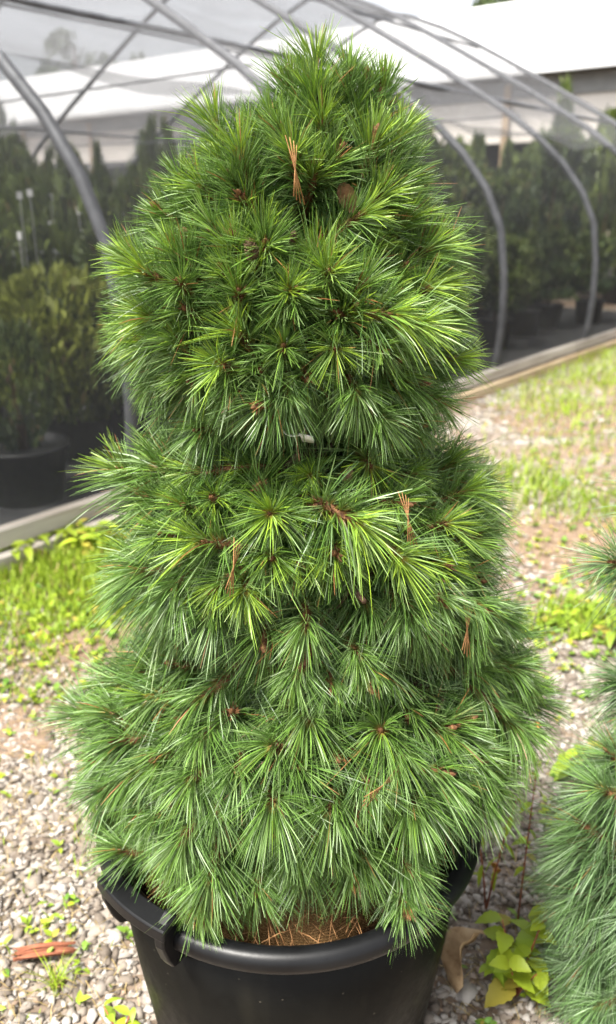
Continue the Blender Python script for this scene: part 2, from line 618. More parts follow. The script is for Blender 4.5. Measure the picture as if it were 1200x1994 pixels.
b = MB(); b.box((0.36, -9, 0), (0.49, 34, 0.9)); b.build('low_wall', M['dark_wall'], wb, smooth=False)
for y in np.arange(-8.6, 34, 3.6):
    b = MB(); b.box((0.22, y - 0.07, 0), (0.298, y + 0.07, 3.9)); b.build('post', M['timber'], wb, smooth=False)

# ------------------------------------------------------------------ leaf clouds for background plants
def leaf_cloud(n, kind, size, seed, lime=0.4, w=0.4):
    r = np.random.default_rng(seed)
    if kind == 'cone':
        z = r.random(n * 2) ** 1.35
        rad = (1 - z) ** 0.8 * (0.72 + 0.28 * np.sin(z * 19 + seed))
    elif kind == 'round':
        z = r.random(n * 2)
        rad = np.sqrt(np.clip(1 - (2 * z - 0.85) ** 2 / 1.4, 0, 1))
    else:
        z = r.random(n * 2)
        rad = 0.35 + 0.65 * np.clip(np.sin(z * 3.1), 0, 1)
    th = r.random(n * 2) * 2 * np.pi
    # clumps
    k = 26
    cz, ct = r.random(k), r.random(k) * 2 * np.pi
    d = np.min(np.hypot((z[:, None] - cz) * 1.6, np.angle(np.exp(1j * (th[:, None] - ct)))* 0.5), axis=1)
    keep = np.argsort(d + r.random(n * 2) * 0.25)[:n]
    z, th, rad, d = z[keep], th[keep], rad[keep], d[keep]
    q = rad * (0.55 + 0.45 * r.random(n) ** 0.5) * (1.12 - 0.5 * d)
    C = np.stack([q * np.cos(th), q * np.sin(th), z], 1)
    outw = nrm(np.stack([np.cos(th), np.sin(th), 0.5 + r.normal(0, .5, n)], 1) + r.normal(0, .45, (n, 3)))
    sd = nrm(np.cross(outw, r.normal(0, 1, (n, 3))))
    L = size * (0.6 + 0.8 * r.random(n))[:, None]
    V = np.stack([C - outw * L * .4, C + sd * L * w * .5, C + outw * L * .6, C - sd * L * w * .5], 1).reshape(-1, 3)
    F = np.arange(n * 4).reshape(n, 4)
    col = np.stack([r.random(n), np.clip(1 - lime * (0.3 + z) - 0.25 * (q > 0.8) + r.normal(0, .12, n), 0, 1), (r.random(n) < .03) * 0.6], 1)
    return V, F, np.repeat(col, 4, 0)


def cloud_mesh(name, n, kind, size, seed, lime, mat, w=0.4):
    V, F, c = leaf_cloud(n, kind, size, seed, lime, w)
    return new_mesh(name, V, F, mat, False, c)


CROWN = {
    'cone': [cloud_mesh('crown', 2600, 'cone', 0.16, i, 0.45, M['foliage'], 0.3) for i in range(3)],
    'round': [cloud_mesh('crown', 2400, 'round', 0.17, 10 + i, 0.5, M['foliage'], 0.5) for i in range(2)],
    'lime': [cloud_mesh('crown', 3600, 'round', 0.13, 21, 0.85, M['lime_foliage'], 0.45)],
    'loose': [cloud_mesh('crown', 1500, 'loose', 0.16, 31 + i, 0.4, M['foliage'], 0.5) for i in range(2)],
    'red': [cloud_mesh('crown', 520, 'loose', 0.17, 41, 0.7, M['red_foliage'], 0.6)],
}
b = MB()
b.lathe([(0.0, 0.01), (0.80, 0.0), (0.97, 0.93), (1.04, 0.93), (1.05, 1.0), (0.96, 1.0), (0.94, 0.90), (0.0, 0.88)], 28)
POTMESH = new_mesh('pot', np.array(b.v), b.f, M['pot'], True, np.array(b.c))
b = MB()
b.tube([(0, 0, 0), (0.02, 0.01, 0.4), (-0.015, 0.02, 0.8), (0.0, 0.0, 1.0)], [0.03, 0.024, 0.016, 0.008], 7)
TRUNKMESH = new_mesh('trunk', np.array(b.v), b.f, M['bark'], True, np.array(b.c))


def shrub(name, loc, kind, h, rw, label, group=None, potr=0.19, poth=0.3, var=0, clear=0.1, cat='potted shrub'):
    e = empty(name, loc, label, cat, group)
    e.rotation_euler = (0, 0, random.random() * 6.28)
    p = link('pot', POTMESH, e); p.scale = (potr, potr, poth)
    tr = link('trunk', TRUNKMESH, e, (0, 0, poth * 0.85)); tr.scale = (1, 1, h * 0.75)
    cs = CROWN[kind]
    c = link('crown', cs[var % len(cs)], e, (0, 0, poth + clear))
    c.scale = (rw, rw, h)
    return e


def hit_u(px, py, u):
    """point of the pixel's ray on the plane u metres inside the shade house wall"""
    r = ray(px, py)
    o = np.array([0, 0, CAM_H])
    n3 = np.array([N2[0], N2[1], 0])
    tt = (u - np.dot(o[:2] - A0, N2)) / np.dot(r[:2], N2)
    return o + tt * r


# featured plants by the near side
p = hit_u(135, 700, 1.05)
shrub('potted_shrub', (p[0], p[1], 0.006), 'lime', 0.82, 0.46, 'yellow green bushy shrub in a black pot behind the shade cloth', potr=0.2, poth=0.28, clear=0.02)
p = hit_u(35, 800, 0.62)
shrub('potted_shrub', (p[0], p[1], 0.006), 'loose', 0.62, 0.2, 'thin dark conifer with reddish stem in a wide black pot close behind the shade cloth', potr=0.23, poth=0.30, clear=-0.02)
p = hit_u(1150, 400, 2.6)
shrub('potted_shrub', (p[0], p[1], 0.006), 'red', 0.75, 0.5, 'shrub with a red leaved crown standing among green plants', potr=0.22, poth=0.95, clear=0.0)
# rows
LB = {'cone': 'dark green pyramidal conifer in a black nursery pot inside the shade house',
      'round': 'rounded dark green shrub in a black nursery pot inside the shade house',
      'loose': 'loose upright green shrub in a black nursery pot inside the shade house'}
i = 0
for u, s0, s1, hl, hhm in ((0.95, 0.9, 9.6, 0.7, 1.15), (2.2, -1.4, 9.5, 0.8, 1.3), (3.7, -0.5, 9.5, 0.9, 1.5), (5.6, 0.5, 9.5, 1.3, 1.9), (7.6, 1.5, 9.5, 1.6, 2.3), (9.1, 3.0, 9.5, 1.8, 2.5)):
    s = s0
    while s < s1:
        kind = ['cone', 'round', 'cone', 'loose'][random.randrange(4)]
        h = random.uniform(hl, hhm)
        q = hs3(s + random.uniform(-.15, .15), u + random.uniform(-.2, .2), 0.006)
        if not (u > 2 and math.hypot(q[0] - 1.0, q[1] - 9) < 0):
            shrub('potted_shrub', q, kind, h, random.uniform(.34, .52), LB[kind], 'shrubs standing in rows inside the shade house', var=i)
        i += 1
        s += random.uniform(0.75, 1.05) * (1.0 if u < 5 else 1.25)

# taller stock standing in the open between the shade house and the shed
k = 0
for s, u0, u1 in ((11.2, -2.6, 12), (12.9, -4.2, 16)):
    u = u0
    while u < u1:
        q = hs3(s + random.uniform(-.3, .3), u, 0.0)
        kind = ['loose', 'round', 'cone', 'round'][random.randrange(4)]
        shrub('potted_tree', q, kind, random.uniform(1.7, 2.7), random.uniform(.6, .95),
              {'cone': 'tall pyramidal conifer standing in a pot in front of the shed', 'round': 'tall broad leafy shrub standing in a pot in front of the shed', 'loose': 'tall loose leafy shrub standing in a pot in front of the shed'}[kind],
              'tall stock in front of the shed', potr=.26, poth=.4, var=k, cat='potted tree')
        k += 1
        u += random.uniform(1.0, 1.5)

# bench inside
p = hit_u(120, 490, 2.9)
be = empty('plant_bench', (p[0], p[1], 0.006), 'pale metal plant bench with slim white legs inside the shade house', 'bench')
be.rotation_euler = (0, 0, ANG)
b = MB(); b.box((-0.7, -0.3, p[2] - 0.04), (0.7, 0.3, p[2])); b.build('bench_top', M['pipe'], be, smooth=False)
for x in (-0.62, 0.62):
    for y in (-0.26, 0.26):
        b = MB(); b.box((x - 0.02, y - 0.02, 0), (x + 0.02, y + 0.02, p[2] - 0.04)); b.build('leg', M['white_plastic'], be, smooth=False)

# white plant tags on little stakes
for px, py, u in ((38, 380, 2.0), (58, 375, 2.0), (98, 383, 2.1), (153, 410, 2.1), (38, 458, 1.7), (100, 437, 2.0), (155, 452, 2.0), (207, 405, 2.0), (185, 560, 1.6)):
    p = hit_u(px, py, u)
    b = MB()
    b.box((-0.018, -0.002, p[2] - 0.03), (0.018, 0.002, p[2] + 0.015))
    b.box((-0.0015, -0.0012, 0), (0.0015, 0.0012, p[2] - 0.03))
    o = b.build('plant_tag', M['white_plastic'], None, (p[0], p[1], 0.006), False)
    o.rotation_euler = (0, 0, random.uniform(-.6, .6))
    tag(o, 'small white plant tag on a stake among the dark shrubs', 'plant tag', 'white plant tags inside the shade house')

# trees beyond the shed
def far_tree(loc, h, r, seed, label):
    e = empty('tree', loc, label, 'tree')
    b = MB()
    b.tube([(0, 0, 0), (0.1, 0, h * .5), (0, 0.1, h * .92)], [0.28, 0.2, 0.05], 8)
    for k in range(7):
        a = k * 2.4
        z = h * (.45 + .06 * k)
        b.tube([(0, 0, z), (r * .6 * math.cos(a), r * .6 * math.sin(a), z + h * .08)], [0.09, 0.03], 5)
    b.build('trunk', M['bark'], e)
    V, F, c = leaf_cloud(2600, 'round', 0.10, seed, 0.5, 0.5)
    V = V * np.array([r, r, h * 0.62]) + np.array([0, 0, h * 0.38])
    link('crown', new_mesh('crown', V, F, M['far_foliage'], False, c), e)


def ray_s(px, py, s):
    r = ray(px, py)
    tt = (s - np.dot(-A0, D2)) / np.dot(r[:2], D2)
    return np.array([0, 0, CAM_H]) + tt * r


for px, py, s, r, sd, lb in ((140, 60, 34, 2.6, 61, 'tall dark tree rising over the shed roof'), (205, 110, 36, 1.6, 62, 'shorter slim tree next to the tall one behind the shed roof'),
                             (268, 105, 38, 1.0, 64, 'small lone treetop peeping over the shed roof'), (1010, -75, 34, 2.2, 63, 'tree whose lowest twigs hang over the bright shed roof end')):
    p = ray_s(px, py, s)
    far_tree((p[0], p[1], 0), p[2], r, sd, lb)

# ------------------------------------------------------------------ the tub
PC = np.array([-0.033, 1.205])
RZ = 0.45
tub = empty('tub', (PC[0], PC[1], 0), 'large black plastic tub with rolled rim and side handles holding the tall pine', 'tub')
b = MB()
b.lathe([(0.0, 0.0), (0.255, 0.0), (0.265, 0.012), (0.290, 0.20), (0.314, 0.435), (0.307, 0.435), (0.282, 0.20), (0.256, 0.02), (0.0, 0.018)], 96)
b.build('body', M['tub'], tub)
b = MB()
rr = 0.0185
b.lathe([(0.322 + rr * math.cos(a), RZ + rr * 1.02 * math.sin(a)) for a in np.linspace(0, 2 * math.pi, 17)[:-1]], 128, closed=True)
b.build('rim', M['rim'], tub)


def handle(ang):
    e = bpy.data.meshes.new('handle')
    bm = bmesh.new()
    half = 0.185            # half angle of the handle along the rim

    def sweep(sec, a0, a1, n):
        rows = []
        for k in range(n + 1):
            a = a0 + (a1 - a0) * k / n
            rows.append([bm.verts.new((r * math.cos(a), r * math.sin(a), z)) for r, z in sec])
        m = len(sec)
        for k in range(n):
            for j in range(m):
                bm.faces.new((rows[k][j], rows[k][(j + 1) % m], rows[k + 1][(j + 1) % m], rows[k + 1][j]))
        bm.faces.new(rows[0][::-1])
        bm.faces.new(rows[-1])
    # grip bar: broad flat top, lip turned down
    sweep([(0.331, RZ + 0.052), (0.364, RZ + 0.049), (0.366, RZ + 0.030), (0.360, RZ + 0.028), (0.357, RZ + 0.038), (0.332, RZ + 0.040)], ang - half - 0.036, ang + half + 0.036, 14)
    # two arms standing on the outside of the tub and hooking round the rim
    for sgn in (-1, 1):
        a = ang + sgn * half
        w = 0.024
        sweep([(0.326, RZ + 0.055), (0.336, RZ + 0.058), (0.3615, RZ + 0.046), (0.362, RZ + 0.012), (0.352, RZ - 0.022), (0.342, RZ - 0.042), (0.328, RZ - 0.048), (0.310, RZ - 0.044), (0.312, RZ - 0.02), (0.324, RZ + 0.01)], a - w, a + w, 4)
    bmesh.ops.recalc_face_normals(bm, faces=bm.faces)
    bm.to_mesh(e)
    bm.free()
    e.materials.append(M['rim'])
    o = link('handle', e, tub)
    bevel(o, 0.0045, 3)
    return o


HANG = math.radians(229)
handle(HANG)
handle(HANG + math.pi)
# mulch in the tub: a lumpy dark sheet
b = MB()
k, rings = 48, 8
V = [(0, 0, 0.40)]
for i in range(1, rings + 1):
    for j in range(k):
        a = 2 * math.pi * j / k
        r = 0.3 * i / rings
        V.append((r * math.cos(a), r * math.sin(a), 0.385 + 0.022 * math.sin(7 * a + i * 2.1) * math.sin(3 * a - i) - 0.01 * (i == rings)))
F = [(0, 1 + j, 1 + (j + 1) % k) for j in range(k)]
for i in range(rings - 1):
    for j in range(k):
        F.append((1 + i * k + j, 1 + (i + 1) * k + j, 1 + (i + 1) * k + (j + 1) % k, 1 + i * k + (j + 1) % k))
b.add(V, F)
b.build('potting_mulch', M['mulch'], tub)

# ------------------------------------------------------------------ pine shoots
def shoot_template(seed, L=0.085, nf=46, nlen=0.066, droop=0.25, segs=3, width=0.00125, tip_young=1.0, spread=1.0):
    """a shoot along +Z, world-up side along +X; ribbon needles in bundles of five"""
    r = np.random.default_rng(seed)
    tt = np.sort(r.random(nf) ** 0.6)
    tt[-6:] = 0.97 + 0.03 * r.random(6)
    phi = np.arange(nf) * 2.39996 + r.normal(0, .25, nf)
    theta = np.radians((74 - 50 * tt ** 1.6) * spread + r.normal(0, 7, nf))
    T = np.repeat(tt, 5); PH = np.repeat(phi, 5) + r.normal(0, .16, nf * 5); TH = np.repeat(theta, 5) + r.normal(0, .09, nf * 5)
    n = nf * 5
    ln = nlen * np.repeat(0.82 + 0.3 * r.random(nf), 5) * (0.9 + 0.15 * r.random(n)) * (1.05 - 0.25 * (T > 0.93))
    d = np.stack([np.sin(TH) * np.cos(PH), np.sin(TH) * np.sin(PH), np.cos(TH)], 1)
    base = np.stack([0.003 * np.cos(PH), 0.003 * np.sin(PH), T * L], 1)
    rad = np.stack([np.cos(PH), np.sin(PH), 0 * PH], 1)
    side = nrm(np.cross(d, r.normal(0, 1, (n, 3))))
    curl = r.normal(0.10, 0.13, n)
    wv = r.normal(0, .07, n)
    pts = []
    for k in range(segs + 1):
        q = k / segs
        c = base + d * (q * ln)[:, None] + (rad * (curl * q ** 2 * ln)[:, None]) + side * (wv * q ** 2 * ln)[:, None]
        c[:, 0] -= droop * q ** 2 * ln * (0.6 + 0.8 * np.abs(np.sin(TH)))
        pts.append(c)
    wd = [0.85, 1.0, 0.9, 0.28] if segs == 3 else [0.9, 1.0, 0.3]
    V = []
    for k in range(segs + 1):
        h = side * (width * 0.5 * wd[k])
        V += [pts[k] - h, pts[k] + h]
    V = np.stack(V, 1)                          # n, 2(segs+1), 3
    m = 2 * (segs + 1)
    F = []
    for k in range(segs):
        F.append(np.stack([np.arange(n) * m + 2 * k, np.arange(n) * m + 2 * k + 1, np.arange(n) * m + 2 * k + 3, np.arange(n) * m + 2 * k + 2], 1))
    F = np.concatenate(F)
    col = np.zeros((n, m, 3))
    col[:, :, 0] = r.random(n)[:, None]
    col[:, :, 1] = (np.arange(m) // 2 / segs)[None, :]
    age = np.clip(1.0 - (T ** 2.2) * tip_young + r.normal(0, .10, n), 0, 1)
    col[:, :, 2] = age[:, None]
    return V.reshape(-1, 3), F, col.reshape(-1, 3)


def twig_mesh(seed, L=0.085, back=0.025):
    r = np.random.default_rng(seed)
    b = MB()
    zs = np.linspace(-back, L * 0.97, 7)
    b.tube([(0.002 * math.sin(z * 60 + seed), 0.002 * math.cos(z * 50), z) for z in zs], [0.0045, 0.0045, 0.0046, 0.005, 0.0054, 0.0054, 0.0036], 6)
    for k in range(34):                         # papery bundle sheaths
        z = L * (0.25 + 0.75 * r.random()); a = r.random() * 6.28
        d = np.array([math.cos(a), math.sin(a), 0.9 + r.random()]); d /= np.linalg.norm(d)
        o = np.array([0.003 * math.cos(a), 0.003 * math.sin(a), z]); s = np.array([-math.sin(a), math.cos(a), 0]) * 0.0019
        b.add([o - s, o + s, o + d * (0.009 + 0.008 * r.random())], [(0, 1, 2)])
    b.lathe([(0.0, L * .95), (0.0036, L * .97), (0.0040, L * 1.01), (0.0022, L * 1.06), (0.0, L * 1.09)], 7)
    return new_mesh('twig', np.array(b.v), b.f, M['twig'], False, np.array(b.c))


def frame(D, roll=0.0):
    """columns X (world up side), Y, Z=D"""
    D = nrm(D)
    up = np.array([0, 0, 1.0])
    if abs(D[2]) > 0.96:
        up = np.array([math.cos(roll * 3), math.sin(roll * 3), 0.2])
    x = nrm(up - D * np.dot(up, D))
    y = np.cross(D, x)
    c, s = math.cos(roll), math.sin(roll)
    return np.stack([c * x + s * y, -s * x + c * y, D], 1)


KY = 0.80           # crowns are a little flatter front to back than side to side


def pine(root, axis, prof, hand, nfill, mat, templates, low_t, twigs, seed, nobj, upf, holes=(), inner=250, zmin=0.4, min_d=0.043, face=None, trunk_r=0.03, reach=0.046, fill_test=None, big_z=((0, 1), (1, 1))):
    """prof: rows z, cx, r ; hand: rows (point, direction, scale, template)"""
    r = np.random.default_rng(seed)
    z_, cx_, r_ = np.array(prof).T
    camp = np.array([0, 0, CAM_H])
    cy = axis

    def big(z): return float(np.interp(z, big_z[0], big_z[1]))
    def ctr(z): return np.array([np.interp(z, z_, cx_), cy, z])
    def rad(z): return np.interp(z, z_, r_)
    shoots = [(np.array(p), nrm(d), sc * big(p[2]), tp, True) for p, d, sc, tp in hand]
    pts = [s[0] for s in shoots]
    z0, z1 = z_.min(), z_.max()
    tries = 0
    fills = 0
    amp = r.random((5, 3))
    while fills < nfill and tries < nfill * 40:
        tries += 1
        z = z0 + (z1 - 0.115 - z0) * r.random()
        R = rad(z)
        if r.random() > (R + 0.04) / (r_.max() + 0.04):
            continue
        a = r.random() * 2 * math.pi
        lump = 0.020 * math.sin(5 * a + 19 * z) + 0.018 * math.sin(3 * a - 31 * z + 1.0)
        rr_ = max(R * (KY + (1 - KY) * math.cos(a) ** 2) - reach * big(z) + lump - 0.05 * r.random() ** 2, 0.01)
        nvec = np.array([math.cos(a), math.sin(a), 0])
        p = ctr(z) + nvec * rr_
        up = upf(z)
        D = nrm(nvec + np.array([0, 0, up]) + r.normal(0, .30 if up < 0.7 else .16, 3))
        if np.dot(D, nvec) < 0.1 and up < 0.7:
            continue
        dep = 0.0
        # dark gaps between the branch tiers
        v = p - camp
        dpt = v[1] * CP - v[2] * SP
        px, py = 600 + FPX * v[0] / dpt, 997 - FPX * (v[1] * SP + v[2] * CP) / dpt
        facing = np.dot(nvec, nrm(-v)) > 0.15
        hole = min([((px - hx) / hr) ** 2 + ((py - hy) / hv) ** 2 for hx, hy, hr, hv in holes], default=9)
        if facing and hole < 0.5:
            continue
        if facing and hole < 1:
            p = p - nvec * (0.12 + 0.06 * r.random())
            dep = 1.0
            if r.random() < 0.6:
                continue
        if fill_test and not fill_test(p):
            continue
        if min(np.sum((np.array(pts) - p) ** 2, axis=1), default=1) < (min_d * big(z)) ** 2:
            continue
        pts.append(p)
        fills += 1
        shoots.append((p, D, r.uniform(.75, 1.22) * big(z), None, dep == 0.0 and facing))
    # inner shoots
    low = []
    for k in range(inner):
        z = z0 + (z1 - 0.16 - z0) * r.random() ** 1.2
        a = r.random() * 2 * math.pi
        nvec = np.array([math.cos(a), math.sin(a), 0])
        p0 = ctr(z) + nvec * rad(z) * 0.6
        v = p0 - camp
        dpt = v[1] * CP - v[2] * SP
        px, py = 600 + FPX * v[0] / dpt, 997 - FPX * (v[1] * SP + v[2] * CP) / dpt
        if nvec[1] < -0.2 and any(((px - hx) / hr) ** 2 + ((py - hy) / hv) ** 2 < 0.8 for hx, hy, hr, hv in holes if hx < 750):
            continue
        q = max(rad(z) * r.uniform(.35, .70) * (KY + (1 - KY) * math.cos(a) ** 2) - 0.02, 0.005)
        low.append((ctr(z) + nvec * q, nrm(nvec + np.array([0, 0, upf(z) * 0.7]) + r.normal(0, .35, 3)), r.uniform(.85, 1.1)))
    # choose the largest visible as parts of their own
    def score(s):
        v = camp - s[0]
        d = np.linalg.norm(v)
        c = ctr(s[0][2]); o = s[0] - c; o[2] = 0
        f = np.dot(nrm(o), v / d)
        return (2.0 if s[4] else 0) + f * 1.0 - d * 0.6
    shoots.sort(key=score, reverse=True)
    V_, F_, C_, tot = [], [], [], 0
    limbs = []

    def tip_to_base(p, D, sc, L): return p - D * L * sc
    for idx, (p, D, sc, tp, vis) in enumerate(shoots):
        roll = r.normal(0, .3)
        B = frame(D, roll)
        dro = 0 if upf(p[2]) > 0.55 else (1 if upf(p[2]) > 0.0 else 2)
        if idx < nobj:
            k = (tp if tp is not None else r.integers(0, 6)) % 6 + 6 * dro
            o = link('shoot', templates[k], root)
            Mx = Matrix.Identity(4)
            base = tip_to_base(p, D, sc, 0.085) - np.array(root.location)
            for i in range(3):
                for j in range(3):
                    Mx[i][j] = B[i, j] * sc
                Mx[i][3] = base[i]
            o.matrix_local = Mx
            link('twig', twigs[int(r.integers(0, len(twigs)))], o)
        else:
            low.append((p, D, sc))
    for p, D, sc in low:
        V, F, c = low_t[int(r.integers(0, len(low_t)))]
        B = frame(D, r.normal(0, .4))
        W_ = (V * sc) @ B.T + (p - D * 0.085 * sc) - np.array(root.location)
        V_.append(W_); F_.append(F + tot); C_.append(c); tot += len(V)
    o = link('inner_shoots', new_mesh('inner_shoots', np.concatenate(V_), np.concatenate(F_), mat, False, np.concatenate(C_)), root)
    o['kind'] = 'stuff'
    # trunk
    loc = np.array(root.location)
    zs = np.linspace(0.0 if zmin < 0.2 else 0.30, z1 - 0.12, 10)
    b = MB()
    tr = np.array([ctr(max(z, z0)) * np.array([1, 1, 0]) + np.array([0.008 * math.sin(9 * z), 0.008 * math.cos(7 * z), z]) for z in zs])
    b.tube(tr - loc, np.linspace(trunk_r, 0.008, 10), 9)
    b.build('trunk', M['bark'], root)
    # limbs, then twigs joined to the nearest limb
    nl = 34
    allp = [(s[0] - s[1] * 0.085 * s[2] * 1.3) for s in shoots] + [(q[0] - q[1] * 0.085 * q[2]) for q in low[:inner]]
    LP = []
    for k in range(nl):
        z = z0 + 0.02 + (z1 - z0 - 0.16) * k / (nl - 1)
        a = k * 2.39996 + 0.4
        nvec = np.array([math.cos(a), math.sin(a), 0])
        zt = z
        R = max(rad(min(z + .05, z1)) - 0.10, 0.03)
        base = np.array([np.interp(z, tr[:, 2], tr[:, 0]), np.interp(z, tr[:, 2], tr[:, 1]), z])
        u = upf(z)
        LP.append([base + nvec * R * q + np.array([0, 0, R * (0.45 * u * q ** 1.5 + 0.12 * q)]) for q in (0, .25, .5, .75, 1.0)])
    lp = np.array(LP)
    flat = lp[:, 1:].reshape(-1, 3)
    own = [[] for _ in range(nl)]
    for q in allp:
        dd = np.linalg.norm(flat - q, axis=1)
        i = int(dd.argmin())
        if dd[i] < 0.16:
            own[i // 4].append((flat[i], q))
    for k in range(nl):
        b = MB()
        b.tube(lp[k] - loc, [0.010, 0.0085, 0.007, 0.0055, 0.004], 6)
        for s, e in own[k]:
            mid = (s + e) / 2 + np.array([0, 0, -0.012])
            b.tube(np.array([s, mid, e]) - loc, [0.0042, 0.0036, 0.0034], 4, caps=False)
        b.build('branch', M['bark'], root)
    return shoots


# templates: four of each posture (upright, level, drooping)
def make_set(mat, nlen, seed0, tipy=1.0, width=0.00125, nf=64):
    out = []
    for dro, sp in ((0.06, 0.85), (0.16, 0.98), (0.36, 0.92)):
        for k in range(6):
            V, F, c = shoot_template(seed0 + k + int(dro * 100), droop=dro, nlen=nlen * (1 + 0.10 * (dro > .5)), spread=sp * (0.86 + 0.06 * k), L=0.085 * (0.8, 1.0, 1.15, .9, 1.05, .75)[k], tip_young=tipy * (1.0 if k % 2 == 0 else 0.75) * (0.62 if dro > .3 else 1.0), width=width * (0.88 if dro > .3 else 1.0), nf=nf + (6 if dro > .3 else 0))
            out.append(new_mesh('shoot', V, F, mat, False, c))
    return out


TW = [twig_mesh(i) for i in range(4)]
SET1 = make_set(M['needle'], 0.055, 100)
LOW1 = [shoot_template(300 + k, nf=44, segs=2, droop=(0.08, 0.2, 0.4)[k % 3], nlen=0.060, tip_young=0.7, width=0.0013) for k in range(6)]

Y0 = 1.225
SIL = [(45, 590, 760), (100, 562, 758), (150, 545, 748), (200, 470, 730), (235, 440, 738), (258, 420, 815), (300, 370, 842), (350, 320, 850), (400, 288, 852), (440, 250, 888), (500, 215, 915),
       (550, 205, 918), (600, 195, 920), (650, 200, 925), (700, 230, 930), (750, 245, 930), (790, 270, 910), (815, 350, 885), (845, 430, 850), (868, 350, 890), (895, 225, 945), (950, 190, 980),
       (1000, 195, 995), (1050, 205, 1005), (1100, 215, 1015), (1150, 232, 1025), (1200, 250, 1040), (1240, 262, 1045), (1270, 240, 1050), (1310, 180, 1070), (1350, 140, 1080), (1400, 122, 1080),
       (1450, 130, 1045), (1500, 165, 985), (1550, 225, 930), (1590, 290, 880)]
PR1 = []
for y, xl, xr in SIL:
    a, c = at_y(xl, y, Y0), at_y(xr, y, Y0)
    PR1.append((a[2], (a[0] + c[0]) / 2, (c[0] - a[0]) / 2))
PR1 = PR1[::-1]
PZ, PX, PRd = np.array(PR1).T


def on_surface(px, py, inset=0.05):
    """first point of the pixel's ray inside the crown surface"""
    r = ray(px, py); r = r / np.linalg.norm(r)
    best, bd = None, 9
    for tt in np.arange(0.55, 1.75, 0.006):
        p = np.array([0, 0, CAM_H]) + r * tt
        z = min(max(p[2], PZ.min()), PZ.max())
        d = math.hypot(p[0] - np.interp(z, PZ, PX), (p[1] - Y0) / KY) - (np.interp(z, PZ, PRd) - inset)
        if d < 0:
            return p
        if d < bd:
            best, bd = p, d
    return best


def view_dir(px, py, dx, dy, toward):
    r = nrm(ray(px, py))
    right = np.array([1.0, 0, 0])
    upv = np.cross(right, r)
    return nrm(right * dx + upv * dy - r * toward)


